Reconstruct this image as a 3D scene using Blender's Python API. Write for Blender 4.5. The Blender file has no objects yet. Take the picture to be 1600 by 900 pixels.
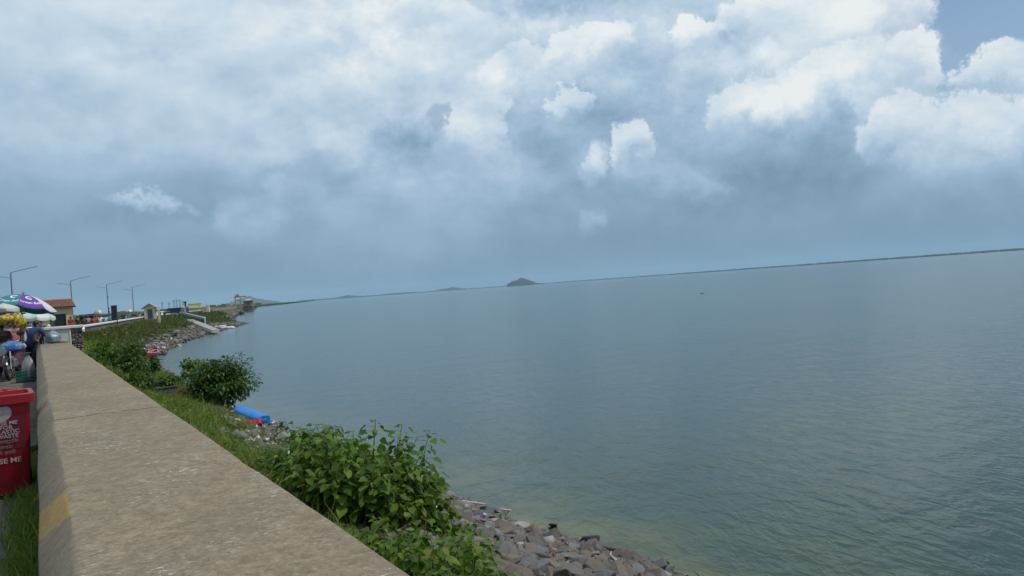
import bpy, bmesh, math, random
import numpy as np
from mathutils import Vector, Matrix, Euler
random.seed(7); RNG = np.random.default_rng(7)
SC = bpy.context.scene
COL = SC.collection
R = math.radians

# ------------------------------------------------------------------ camera
PSI, ROLL, PITCH, FPX = math.atan(745.6/1280), R(4.11), R(0.16), 1280.0
EYE = Vector((0, 0, 1.6))
FW = Vector((math.sin(PSI)*math.cos(PITCH), math.cos(PSI)*math.cos(PITCH), -math.sin(PITCH)))
R0 = Vector((math.cos(PSI), -math.sin(PSI), 0)); U0 = R0.cross(FW)
RT = R0*math.cos(ROLL) - U0*math.sin(ROLL)
UP = R0*math.sin(ROLL) + U0*math.cos(ROLL)
cam = bpy.data.cameras.new('camera'); cam.lens = 28.8; cam.sensor_width = 36
cam.clip_start = 0.05; cam.clip_end = 40000
co = bpy.data.objects.new('camera', cam); COL.objects.link(co)
co.matrix_world = Matrix(((RT.x, UP.x, -FW.x, 0), (RT.y, UP.y, -FW.y, 0), (RT.z, UP.z, -FW.z, EYE.z), (0, 0, 0, 1)))
SC.camera = co

def ray(px, py): return FW + RT*((px-800)/FPX) - UP*((py-450)/FPX)
def atd(px, py, d): return EYE + ray(px, py)*d            # point at a depth
def atz(px, py, z):
    v = ray(px, py); return EYE + v*((z-EYE.z)/v.z)        # point at a height
def FACE(px): v = ray(px, 450); return -math.atan2(v.x, v.y)   # turn a front (-y) towards the camera
def proj(p):
    v = Vector(p)-EYE; d = v.dot(FW)
    return 800+FPX*v.dot(RT)/d, 450-FPX*v.dot(UP)/d, d

# ------------------------------------------------------------------ light
SUN_AZ, SUN_EL = PSI + R(95), R(60)
SC.view_settings.view_transform = 'Standard'
SC.view_settings.look = 'None'
SC.view_settings.exposure = 0.0
SC.view_settings.gamma = 1.0
sl = bpy.data.lights.new('sun', 'SUN'); sl.energy = 2.4; sl.angle = R(5); sl.color = (1.0, 0.93, 0.80)
so = bpy.data.objects.new('sun', sl); COL.objects.link(so)
sdir = Vector((math.sin(SUN_AZ)*math.cos(SUN_EL), math.cos(SUN_AZ)*math.cos(SUN_EL), math.sin(SUN_EL)))
so.rotation_euler = sdir.to_track_quat('Z', 'Y').to_euler(); so.location = (0, 0, 60)
SC.cycles.max_bounces = 6; SC.cycles.volume_bounces = 1; SC.cycles.transparent_max_bounces = 12
SC.cycles.sample_clamp_indirect = 4.0

def lin(r, g, b):
    f = lambda c: (c/255/12.92) if c/255 <= 0.04045 else ((c/255+0.055)/1.055)**2.4
    return (f(r), f(g), f(b), 1.0)

class NT:                                                  # small node-tree writer
    def __init__(s, tree): s.t = tree; tree.nodes.clear()
    def n(s, kind, **kw):
        nd = s.t.nodes.new(kind)
        for k, v in kw.items(): setattr(nd, k, v)
        return nd
    def put(s, sock, v):
        if v is None: return
        if isinstance(v, bpy.types.NodeSocket): s.t.links.new(v, sock)
        else: sock.default_value = v
    def math(s, op, a, b=None, c=None, clamp=False):
        nd = s.n('ShaderNodeMath', operation=op, use_clamp=clamp)
        for i, v in enumerate((a, b, c)): s.put(nd.inputs[i], v)
        return nd.outputs[0]
    def vm(s, op, a, b=None, scale=None):
        nd = s.n('ShaderNodeVectorMath', operation=op)
        s.put(nd.inputs[0], a); s.put(nd.inputs[1], b)
        if scale is not None: s.put(nd.inputs['Scale'], scale)
        return nd.outputs['Value'] if op in ('LENGTH', 'DOT_PRODUCT', 'DISTANCE') else nd.outputs[0]
    def mr(s, v, a, b, c=0.0, d=1.0, smooth=False):
        nd = s.n('ShaderNodeMapRange', interpolation_type='SMOOTHSTEP' if smooth else 'LINEAR')
        for i, x in enumerate((v, a, b, c, d)): s.put(nd.inputs[i], x)
        return nd.outputs[0]
    def mix(s, f, a, b):
        nd = s.n('ShaderNodeMix', data_type='RGBA'); s.put(nd.inputs[0], f); s.put(nd.inputs[6], a); s.put(nd.inputs[7], b)
        return nd.outputs[2]
    def mixf(s, f, a, b):
        nd = s.n('ShaderNodeMix', data_type='FLOAT'); s.put(nd.inputs[0], f); s.put(nd.inputs[2], a); s.put(nd.inputs[3], b)
        return nd.outputs[0]
    def noise(s, vec, scale, detail=4, rough=0.5, color=False, dist=0.0):
        nd = s.n('ShaderNodeTexNoise'); s.put(nd.inputs['Vector'], vec); nd.inputs['Scale'].default_value = scale
        nd.inputs['Detail'].default_value = detail; nd.inputs['Roughness'].default_value = rough; nd.inputs['Distortion'].default_value = dist
        return nd.outputs['Color' if color else 'Fac']
    def mapping(s, vec, loc=(0, 0, 0), rot=(0, 0, 0), scale=(1, 1, 1), kind='POINT'):
        nd = s.n('ShaderNodeMapping', vector_type=kind); s.put(nd.inputs[0], vec)
        for i, v in ((1, loc), (2, rot), (3, scale)): nd.inputs[i].default_value = v
        return nd.outputs[0]
    def xyz(s, vec):
        nd = s.n('ShaderNodeSeparateXYZ'); s.put(nd.inputs[0], vec); return nd.outputs
    def comb(s, x, y, z):
        nd = s.n('ShaderNodeCombineXYZ')
        for i, v in enumerate((x, y, z)): s.put(nd.inputs[i], v)
        return nd.outputs[0]
    def ramp(s, f, stops):
        nd = s.n('ShaderNodeValToRGB'); s.put(nd.inputs[0], f); e = nd.color_ramp.elements
        while len(e) < len(stops): e.new(0.5)
        for i, (p, c) in enumerate(stops): e[i].position = p; e[i].color = c
        return nd.outputs[0]

# ------------------------------------------------------------------ sky (world)
W = bpy.data.worlds.new('World'); SC.world = W; W.use_nodes = True
w = NT(W.node_tree)
geo = w.n('ShaderNodeTexCoord').outputs['Generated']
d3 = w.vm('NORMALIZE', geo)
dx, dy, dz = w.xyz(d3)[:3]
rotv = w.mapping(d3, rot=(0, 0, PSI))                      # turn so that +Y is the heading of the bay
rx_, ry_, rz_ = w.xyz(rotv)[:3]
az = w.math('MULTIPLY', w.math('ARCTAN2', rx_, ry_), 57.2958)
el = w.math('MULTIPLY', w.math('ARCSINE', w.math('MINIMUM', w.math('MAXIMUM', rz_, -1.0), 1.0)), 57.2958)
ae = w.comb(az, el, 0.0)
wlo = w.vm('SCALE', w.vm('SUBTRACT', w.noise(d3, 6.0, 3, 0.5, True), (0.5, 0.5, 0.5)), scale=4.0)
whi = w.vm('SCALE', w.vm('SUBTRACT', w.noise(d3, 22.0, 9, 0.66, True), (0.5, 0.5, 0.5)), scale=5.2)
pw = w.vm('ADD', ae, w.vm('ADD', w.vm('SCALE', wlo, scale=0.45), whi))
pwl = w.vm('ADD', ae, w.vm('ADD', w.vm('SCALE', wlo, scale=0.45), w.vm('SCALE', whi, scale=0.85)))
pws = w.vm('ADD', ae, w.vm('ADD', w.vm('SCALE', wlo, scale=1.8), whi))
def skyang(px, py):
    v = ray(px, py).normalized()
    return math.degrees((math.atan2(v.x, v.y)-PSI+math.pi) % (2*math.pi)-math.pi), math.degrees(math.asin(v.z))
PXDEG = 1280*math.pi/180
def blob(src, px, py, rx, ry, rot, hard):
    a, e = skyang(px, py)
    k = 1/(1+((px-800)/1280)**2)
    m = w.mapping(src, (a, e, 0), (0, 0, R(rot-4.1)), (rx/PXDEG*math.sqrt(k), ry/PXDEG*math.sqrt(k), 1), 'TEXTURE')
    return m, w.mr(w.vm('LENGTH', w.vm('MULTIPLY', m, (1, 1, 0))), 1.0, hard, 0.0, 1.0, True)
# brightness of the cloud deck: dim rain-grey at the horizon, brighter above
L = w.mr(el, 0.0, 20.0, 0.11, 0.62, True)
for px, py, rx, ry, rot, amp in (
        (230, 40, 460, 130, 0, .17), (120, 190, 420, 120, 5, .16), (400, 200, 330, 100, 10, .15), (560, 50, 300, 110, 0, .12),
        (640, 120, 240, 170, 40, .16), (730, 190, 100, 130, 0, .18), (860, 90, 200, 120, 20, .16), (420, 260, 200, 50, 10, .10),
        (520, 300, 130, 80, 30, .13), (640, 340, 300, 100, 15, .16), (760, 280, 160, 90, 20, .12), (1290, 100, 330, 120, 15, .20),
        (1380, 60, 200, 130, 0, .12), (1060, 140, 130, 120, 0, .09), (1500, 240, 220, 130, 10, .22), 
        (1190, 280, 330, 90, 14, -.13), (640, 215, 110, 45, 20, -.18), (570, 250, 160, 40, 20, -.10),
        (130, 225, 120, 28, 0, -.08), (840, 250, 120, 70, 0, -.08),
        (230, 90, 90, 22, 0, -.10), (260, 350, 400, 40, 0, -.07)):
    m, f = blob(pws, px, py, rx, ry, rot, 0.0)
    L = w.math('MULTIPLY_ADD', f, amp, L)
SHIFT = (0.020*math.sin(SUN_AZ), 0.020*math.cos(SUN_AZ), 0.030)
def relief(scale, det, rough):
    a_ = w.noise(w.mapping(d3, scale=(1, 1, 1.5)), scale, det, rough)
    b_ = w.noise(w.mapping(w.vm('ADD', d3, SHIFT), scale=(1, 1, 1.5)), scale, det, rough)
    return w.math('SUBTRACT', a_, b_)
rel = relief(13.0, 10, 0.62)
tex = w.mr(el, 1.0, 12.0, 0.18, 1.0, True)
# the middle of the bay is cumulus (strong relief), the left is a smooth veil
vt = w.n('ShaderNodeTexVoronoi', feature='F1'); w.put(vt.inputs['Vector'], w.mapping(w.vm('ADD', d3, w.vm('SCALE', w.vm('SUBTRACT', w.noise(d3, 30.0, 6, 0.7, True), (0.5, 0.5, 0.5)), scale=0.075)), scale=(1, 1, 1.25)))
vt.inputs['Scale'].default_value = 17.0; vt.inputs['Detail'].default_value = 2.0; vt.inputs['Roughness'].default_value = 0.55; vt.normalize = True
puff = w.math('SUBTRACT', 0.38, vt.outputs['Distance'])     # cauliflower heads
lump = w.mr(az, -18.0, -8.0, 0.40, 0.80, True)
L = w.math('MULTIPLY_ADD', w.math('MULTIPLY', puff, w.mr(az, -20.0, -6.0, 0.10, 0.42, True)), tex, L)
L = w.math('MULTIPLY_ADD', w.math('MULTIPLY', rel, lump), tex, L)
L = w.math('MULTIPLY_ADD', w.math('MULTIPLY', w.math('SUBTRACT', w.noise(w.mapping(d3, scale=(1, 1, 2.2)), 5.0, 7, 0.58), 0.5), 0.42), tex, L)
m, f = blob(pw, 862, 2, 130, 34, 4, 0.0)
L = w.math('MULTIPLY_ADD', f, -.30, L)
# blue gaps
gap = w.mr(w.noise(d3, 3.2, 6, 0.55), 0.62, 0.74, 0.0, 0.65, True)
gap = w.math('MULTIPLY', gap, w.mr(el, 16.0, 28.0, 0.0, 1.0, True))
for px, py, rx, ry, rot, amp in ((1570, 10, 200, 150, 0, 1.1), (1490, 130, 100, 95, 0, .9), (690, 178, 34, 22, 30, .6), (450, 268, 80, 24, 20, .5)):
    m, f = blob(pw, px, py, rx, ry, rot, 0.35)
    gap = w.math('MAXIMUM', gap, w.math('MULTIPLY', f, amp), clamp=True)
# cumulus heads: crisp sunlit tops that melt into the deck below
LC = L; cov = w.math('SUBTRACT', 1.0, gap)
for px, py, rx, ry, rot, top, low in (
        (240, 66, 110, 50, 0, .80, .60), (1330, 40, 130, 100, 10, .96, .76), (1405, 130, 70, 90, 0, .95, .70), (1185, 165, 90, 50, 20, .88, .50), (1310, 140, 130, 60, 18, .97, .40),
        (1210, 30, 90, 60, 0, .90, .74), (1095, 58, 58, 40, 4, 1.0, .72), (1585, 115, 95, 50, 8, .90, .74),
        (1520, 225, 130, 80, 0, .86, .50), (1420, 215, 70, 70, 0, .82, .48), (990, 235, 34, 50, 10, .86, .42), (934, 255, 26, 44, 0, .74, .40), (1060, 285, 100, 44, -14, .46, .26),
        (750, 200, 56, 75, 10, .80, .56), (690, 95, 110, 66, 30, .80, .62), (800, 115, 60, 44, 10, .86, .64), (640, 130, 50, 40, 0, .80, .60), (920, 78, 90, 34, 18, .92, .68), (890, 162, 36, 24, 8, .82, .60), (600, 160, 150, 56, 14, .74, .56),
        (225, 324, 76, 20, -12, .60, .40), (385, 350, 72, 60, 10, .40, .28), (452, 305, 60, 46, 10, .48, .32), (480, 160, 110, 40, 8, .72, .58), (925, 350, 30, 36, 0, .33, .26), (700, 260, 60, 60, 0, .56, .38), (670, 30, 70, 40, 0, .82, .66)):
    crisp = top > .75 and px > 560
    m, _ = blob(pwl, px, py, rx, ry, rot, 0.5)
    f = w.mr(w.math('MULTIPLY_ADD', puff, -.55 if crisp else -.40, w.vm('LENGTH', w.vm('MULTIPLY', m, (1, 1, 0)))), 1.0, 0.80 if crisp else 0.45, 0.0, 1.0, True)
    yv = w.xyz(m)[1]
    a = w.math('MULTIPLY', f, w.mr(yv, -1.0, 0.25, 0.0, 0.92, True))
    lv = w.math('MULTIPLY_ADD', puff, .30, w.math('MULTIPLY_ADD', rel, .55, w.mr(yv, -0.8, 0.5, low, top, True)))
    LC = w.mixf(a, LC, lv)
    cov = w.math('MAXIMUM', cov, a)
ccol = w.ramp(LC, [(0.0, (.168, .275, .380, 1)), (.22, (.250, .382, .516, 1)), (.50, (.378, .520, .672, 1)), (.75, (.572, .690, .796, 1)), (1.0, (.84, .88, .89, 1))])
sky = w.n('ShaderNodeTexSky', sky_type='NISHITA'); sky.sun_disc = False
sky.sun_elevation = SUN_EL; sky.sun_rotation = SUN_AZ; sky.air_density = 1.1; sky.dust_density = 0.6; sky.ozone_density = 2.0
b1 = w.n('ShaderNodeBackground'); w.put(b1.inputs[0], sky.outputs[0]); b1.inputs[1].default_value = 0.10
b2 = w.n('ShaderNodeBackground'); w.put(b2.inputs[0], ccol); b2.inputs[1].default_value = 1.0
ms = w.n('ShaderNodeMixShader'); w.put(ms.inputs[0], cov); w.put(ms.inputs[1], b1.outputs[0]); w.put(ms.inputs[2], b2.outputs[0])
wo = w.n('ShaderNodeOutputWorld'); w.put(wo.inputs[0], ms.outputs[0])
W.cycles.sampling_method = 'MANUAL'; W.cycles.sample_map_resolution = 512

# ------------------------------------------------------------------ materials
MATS = {}
def mat(name, col, rough=0.7, var=0.18, scale=6.0, bump=0.0, bscale=30.0, metal=0.0, spec=0.4, dirt=None, trans=0.0):
    """principled surface whose colour wanders with two octaves of noise in object space"""
    if name in MATS: return MATS[name]
    m = bpy.data.materials.new(name); m.use_nodes = True; t = NT(m.node_tree)
    o = t.n('ShaderNodeTexCoord').outputs['Object']
    c = col if len(col) == 4 else (*col, 1)
    f = t.mr(t.noise(o, scale, 5, 0.6), 0.3, 0.7)
    lo = tuple(x*(1-var) for x in c[:3])+(1,); hi = tuple(min(1, x*(1+var)) for x in c[:3])+(1,)
    cc = t.mix(f, lo, hi)
    if dirt: cc = t.mix(t.mr(t.noise(o, scale*0.45, 6, 0.65), 0.5, 0.72, 0, dirt[1]), cc, dirt[0])
    p = t.n('ShaderNodeBsdfPrincipled'); t.put(p.inputs['Base Color'], cc)
    p.inputs['Roughness'].default_value = rough; p.inputs['Metallic'].default_value = metal; p.inputs['Specular IOR Level'].default_value = spec
    if bump:
        b = t.n('ShaderNodeBump'); b.inputs['Strength'].default_value = bump; b.inputs['Distance'].default_value = 0.02
        t.put(b.inputs['Height'], t.noise(o, bscale, 6, 0.6)); t.put(p.inputs['Normal'], b.outputs[0])
    out = t.n('ShaderNodeOutputMaterial'); sh = p.outputs[0]
    if trans:
        tr = t.n('ShaderNodeBsdfTranslucent'); t.put(tr.inputs[0], cc); mx = t.n('ShaderNodeMixShader'); mx.inputs[0].default_value = trans
        t.put(mx.inputs[1], sh); t.put(mx.inputs[2], tr.outputs[0]); sh = mx.outputs[0]
    t.put(out.inputs[0], sh); MATS[name] = m
    return m

def leafmat(name, stops, rough=0.45, trans=0.28, obj=False):
    """foliage: each leaf / blade takes its own hue from a random number"""
    m = bpy.data.materials.new(name); m.use_nodes = True; t = NT(m.node_tree)
    if obj: r = t.n('ShaderNodeObjectInfo').outputs['Random']
    else:
        a = t.n('ShaderNodeAttribute'); a.attribute_name = 'rnd'; r = a.outputs['Fac']
    c = t.ramp(r, stops)
    o = t.n('ShaderNodeTexCoord').outputs['Object']
    c = t.mix(t.mr(t.noise(o, 1.3, 3), 0.35, 0.65, 0, 0.35), c, tuple(x*0.72 for x in stops[-1][1][:3])+(1,))
    p = t.n('ShaderNodeBsdfPrincipled'); t.put(p.inputs['Base Color'], c); p.inputs['Roughness'].default_value = rough; p.inputs['Specular IOR Level'].default_value = 0.22
    tr = t.n('ShaderNodeBsdfTranslucent'); t.put(tr.inputs[0], t.mix(0.5, c, (0.10, 0.16, 0.01, 1)))
    mx = t.n('ShaderNodeMixShader'); mx.inputs[0].default_value = trans; t.put(mx.inputs[1], p.outputs[0]); t.put(mx.inputs[2], tr.outputs[0])
    t.put(t.n('ShaderNodeOutputMaterial').inputs[0], mx.outputs[0]); MATS[name] = m
    return m

def rockmat(name, obj, stops=None):
    m = bpy.data.materials.new(name); m.use_nodes = True; t = NT(m.node_tree)
    if obj: r = t.n('ShaderNodeObjectInfo').outputs['Random']
    else:
        a = t.n('ShaderNodeAttribute'); a.attribute_name = 'rnd'; r = a.outputs['Fac']
    g = t.n('ShaderNodeNewGeometry').outputs['Position']
    c = t.ramp(r, stops or [(0, (.080, .067, .058, 1)), (.3, (.125, .100, .084, 1)), (.5, (.150, .120, .100, 1)), (.7, (.12, .122, .122, 1)), (.88, (.17, .178, .182, 1)), (1, (.32, .32, .31, 1))])
    c = t.mix(t.mr(t.noise(g, 9, 6, 0.65), 0.35, 0.7, 0, 0.55), c, (.085, .072, .064, 1))
    c = t.mix(t.mr(t.noise(g, 60, 3, 0.6), 0.55, 0.75, 0, 0.35), c, (.38, .36, .33, 1))
    z = t.xyz(g)[2]
    wet = t.mr(t.math('ADD', z, t.math('MULTIPLY', t.noise(g, 1.5, 3), 0.3)), -2.70, -2.34, 1.0, 0.0)   # dark wet band at the waterline
    c = t.mix(t.math('MULTIPLY', wet, 0.75), c, (.030, .027, .023, 1))
    p = t.n('ShaderNodeBsdfPrincipled'); t.put(p.inputs['Base Color'], c); t.put(p.inputs['Roughness'], t.mixf(wet, 0.85, 0.35))
    b = t.n('ShaderNodeBump'); b.inputs['Strength'].default_value = 0.5; b.inputs['Distance'].default_value = 0.03
    t.put(b.inputs['Height'], t.noise(g, 14, 6, 0.6)); t.put(p.inputs['Normal'], b.outputs[0])
    t.put(t.n('ShaderNodeOutputMaterial').inputs[0], p.outputs[0]); MATS[name] = m
    return m

# ------------------------------------------------------------------ mesh helpers
def rotz(a): return Matrix.Rotation(a, 4, 'Z')
class MB:
    def __init__(s): s.v = []; s.f = []; s.m = []
    def add(s, vs, fs, mi=0):
        k = len(s.v); s.v += [tuple(v) for v in vs]; s.f += [tuple(i+k for i in f) for f in fs]; s.m += [mi]*len(fs); return s
    def box(s, c, size, rot=None, mi=0, taper=1.0, bev=0.0):
        hx, hy, hz = size[0]/2, size[1]/2, size[2]/2; vs = []
        if bev:
            b = min(bev, hx*.9, hy*.9, hz*.9); rings = []
            for z, k in ((-hz, b), (-hz+b, 0), (hz-b, 0), (hz, b)):
                t = 1 if z < 0 else taper; x, y = hx*t-k, hy*t-k
                rings.append([(-x+b, -y, z), (x-b, -y, z), (x, -y+b, z), (x, y-b, z), (x-b, y, z), (-x+b, y, z), (-x, y-b, z), (-x, -y+b, z)])
            vs = [p for r in rings for p in r]
            fs = [(7, 6, 5, 4, 3, 2, 1, 0), tuple(range(24, 32))]
            for r in range(3):
                for i in range(8): fs.append((r*8+i, r*8+(i+1) % 8, r*8+8+(i+1) % 8, r*8+8+i))
        else:
            for z, t in ((-hz, 1), (hz, taper)): vs += [(-hx*t, -hy*t, z), (hx*t, -hy*t, z), (hx*t, hy*t, z), (-hx*t, hy*t, z)]
            fs = [(3, 2, 1, 0), (4, 5, 6, 7), (0, 1, 5, 4), (1, 2, 6, 5), (2, 3, 7, 6), (3, 0, 4, 7)]
        M = Matrix.Translation(c) @ (rot.to_4x4() if rot else Matrix())
        return s.add([M @ Vector(v) for v in vs], fs, mi)
    def tube(s, pts, r, n=8, mi=0, caps=True):
        pts = [Vector(p) for p in pts]; rs = r if isinstance(r, (list, tuple)) else [r]*len(pts); k = len(s.v); up = None; vs = []
        for i, p in enumerate(pts):
            t = (pts[min(i+1, len(pts)-1)]-pts[max(i-1, 0)]).normalized()
            if up is None: up = Vector((0, 0, 1)) if abs(t.z) < 0.9 else Vector((1, 0, 0))
            a = t.cross(up).normalized(); b = a.cross(t).normalized(); up = b
            vs += [p+(a*math.cos(2*math.pi*j/n)+b*math.sin(2*math.pi*j/n))*rs[i] for j in range(n)]
        fs = []
        for i in range(len(pts)-1):
            for j in range(n): fs.append((i*n+j, i*n+(j+1) % n, (i+1)*n+(j+1) % n, (i+1)*n+j))
        if caps: fs += [tuple(reversed(range(n))), tuple((len(pts)-1)*n+j for j in range(n))]
        return s.add(vs, fs, mi)
    def lathe(s, prof, n=20, c=(0, 0, 0), axis='Z', mi=0, caps=True):
        vs = []; fs = []
        for (r, z) in prof:
            for j in range(n):
                a = 2*math.pi*j/n; v = (r*math.cos(a), r*math.sin(a), z)
                if axis == 'X': v = (v[2], v[0], v[1])
                elif axis == 'Y': v = (v[1], v[2], v[0])
                vs.append((v[0]+c[0], v[1]+c[1], v[2]+c[2]))
        for i in range(len(prof)-1):
            for j in range(n): fs.append((i*n+j, i*n+(j+1) % n, (i+1)*n+(j+1) % n, (i+1)*n+j))
        if caps: fs += [tuple(reversed(range(n))), tuple((len(prof)-1)*n+j for j in range(n))]
        return s.add(vs, fs, mi)
    def torus(s, c, R_, r, axis='X', n=20, k=8, mi=0):
        vs = []; fs = []
        for i in range(n):
            a = 2*math.pi*i/n
            for j in range(k):
                b = 2*math.pi*j/k; q = R_+r*math.cos(b); v = (r*math.sin(b), q*math.cos(a), q*math.sin(a))
                if axis == 'Z': v = (v[1], v[2], v[0])
                vs.append((v[0]+c[0], v[1]+c[1], v[2]+c[2]))
        for i in range(n):
            for j in range(k): fs.append((i*k+j, ((i+1) % n)*k+j, ((i+1) % n)*k+(j+1) % k, i*k+(j+1) % k))
        return s.add(vs, fs, mi)
    def prism(s, prof, x0, x1, mi=0):                      # profile in (y, z) pushed along x
        n = len(prof); vs = [(x0, a, b) for a, b in prof]+[(x1, a, b) for a, b in prof]
        fs = [tuple(range(n)), tuple(reversed(range(n, 2*n)))]+[(i, n+i, n+(i+1) % n, (i+1) % n) for i in range(n)]
        return s.add(vs, fs, mi)
    def build(s, name, mats, parent=None, smooth=False, edge=None):
        me = bpy.data.meshes.new(name); me.from_pydata(s.v, [], s.f)
        mats = mats if isinstance(mats, (list, tuple)) else [mats]
        for m in mats: me.materials.append(m)
        if len(mats) > 1: me.polygons.foreach_set('material_index', s.m)
        bm = bmesh.new(); bm.from_mesh(me); bmesh.ops.recalc_face_normals(bm, faces=bm.faces)
        if smooth:
            for f in bm.faces: f.smooth = True
            for e in bm.edges:
                if len(e.link_faces) == 2 and e.calc_face_angle(0) > R(edge or 40): e.smooth = False
        bm.to_mesh(me); bm.free(); me.update()
        return link(name, me, parent)

def link(name, data, parent=None):
    o = bpy.data.objects.new(name, data); COL.objects.link(o)
    if parent: o.parent = parent
    return o
def tag(o, label=None, cat=None, group=None, kind=None):
    if label: o['label'] = label
    if cat: o['category'] = cat
    if group: o['group'] = group
    if kind: o['kind'] = kind
    return o
def thing(name, label, cat, loc=(0, 0, 0), rz=0.0, group=None):
    o = bpy.data.objects.new(name, None); COL.objects.link(o); o.empty_display_size = 0.2
    o.location = loc; o.rotation_euler = (0, 0, rz)
    return tag(o, label, cat, group)
KIDS = {}
def copy_tree(o, parent=None, keep=None):
    c = o.copy(); COL.objects.link(c)
    if parent: c.parent = parent
    for ch in [k for k in COL.objects if k.parent == o]: copy_tree(ch, c)
    return c

def mass(name, tv, tf, M, mats, parent=None, rnd=None, smooth=False):
    """many copies of one small template (numpy) joined into one mesh"""
    tv = np.asarray(tv, float); n = len(M); k = len(tv)
    V = np.einsum('nij,kj->nki', M[:, :3, :3], tv)+M[:, None, :3, 3]
    return rawmesh(name, V.reshape(-1, 3), [[i for i in f] for f in tf], n, k, mats, parent, rnd, smooth)
def rawmesh(name, V, tf, n, k, mats, parent=None, rnd=None, smooth=False):
    tot = np.array([len(f) for f in tf]); flat = np.concatenate([np.array(f) for f in tf])
    L_ = (flat[None, :]+(np.arange(n)*k)[:, None]).ravel(); T = np.tile(tot, n)
    me = bpy.data.meshes.new(name); me.vertices.add(len(V)); me.vertices.foreach_set('co', V.ravel().astype(np.float32))
    me.loops.add(len(L_)); me.loops.foreach_set('vertex_index', L_.astype(np.int32))
    me.polygons.add(len(T)); me.polygons.foreach_set('loop_start', np.concatenate([[0], np.cumsum(T)[:-1]]).astype(np.int32))
    if smooth: me.polygons.foreach_set('use_smooth', np.ones(len(T), bool))
    a = me.attributes.new('rnd', 'FLOAT', 'POINT')
    r = RNG.random(n) if rnd is None else np.asarray(rnd)
    a.data.foreach_set('value', np.repeat(r, k).astype(np.float32))
    for m in (mats if isinstance(mats, (list, tuple)) else [mats]): me.materials.append(m)
    me.update(calc_edges=True); me.validate()
    return link(name, me, parent)
def frames(pos, fwd, nrm, scale):
    """4x4 frames: local y along fwd, local z near nrm"""
    f = fwd/np.linalg.norm(fwd, axis=1, keepdims=True)
    x = np.cross(f, nrm); x /= np.linalg.norm(x, axis=1, keepdims=True)+1e-9
    z = np.cross(x, f); n = len(pos); M = np.zeros((n, 4, 4)); sc = np.asarray(scale).reshape(n, -1)
    if sc.shape[1] == 1: sc = np.repeat(sc, 3, 1)
    M[:, :3, 0] = x*sc[:, :1]; M[:, :3, 1] = f*sc[:, 1:2]; M[:, :3, 2] = z*sc[:, 2:3]; M[:, :3, 3] = pos; M[:, 3, 3] = 1
    return M

# ------------------------------------------------------------------ lie of the land
WATER = -2.9
def tt(px):                                                # slope X/Y of the sight line through a pixel on the horizon
    v = ray(px, 447+(800-px)*0.0719); return v.x/v.y
def shore(px, py): p = atz(px, py, WATER); return p.y, p.x
_w = sorted([shore(*p) for p in ((1050, 900), (860, 840), (690, 775), (560, 716), (425, 664), (385, 645), (325, 620), (283, 604), (262, 584), (246, 572), (244, 562),
                                 (252, 553), (264, 545), (290, 533), (315, 526), (340, 518), (362, 512), (383, 506))])
_w = [(-20, 8.6), (4, 8.2)]+[p for p in _w if p[0] > 6]+[(250, 49), (351, 71), (560, 117), (600, tt(398)*600), (1200, tt(402)*1200), (1650, tt(448)*1650), (3900, tt(494)*3900), (4200, tt(470)*4200), (9500, tt(480)*9500)]
WY, WX = np.array([a for a, b in _w]), np.array([b for a, b in _w])
CY = np.array([-20, 29.4, 30, 78, 100, 157, 250, 350, 557, 600, 1200, 9500.])
CX = np.array([.84, .84, 1.2, 3.2, 6.9, 16.4, 37, 61, 114.5, tt(398)*600-30, tt(402)*1200-40, tt(480)*9500-200])
def xw(y): return np.interp(y, WY, WX)
def xc(y): return np.minimum(np.interp(y, CY, CX), xw(y)-2.5)
def vnoise(x, y, seed=0):
    return (np.sin(x*1.3+seed)*np.cos(y*1.1+seed*2.1)+np.sin(x*2.9+y*1.7+seed*3)*0.5+np.sin(y*3.7-x*2.3+seed)*0.35)/1.85
def gz(x, y):
    """ground height"""
    a, b = xc(y), xw(y); t = (x-a)/(b-a)
    z = np.where(t <= 0, 0.0, np.where(t < 1.6, WATER*t, WATER*1.6-(t-1.6)*0.6))
    z = z + np.where((t > 0.05), 0.07*vnoise(x*1.4, y*1.1)*np.minimum(1, np.maximum(0, t)*4), 0)
    z = np.where(x < a-14, np.maximum(-1.8, -(a-14-x)*0.4), z)
    return z
def atg(px, py):
    v = ray(px, py); d = 3.0
    while d < 3000:
        p = EYE+v*d
        if p.z <= float(gz(p.x, p.y)): break
        d *= 1.01
    lo, hi = d/1.01, d
    for _ in range(24):
        m = (lo+hi)/2; p = EYE+v*m
        if p.z <= float(gz(p.x, p.y)): hi = m
        else: lo = m
    p = EYE+v*hi; return Vector((p.x, p.y, float(gz(p.x, p.y))))

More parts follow.
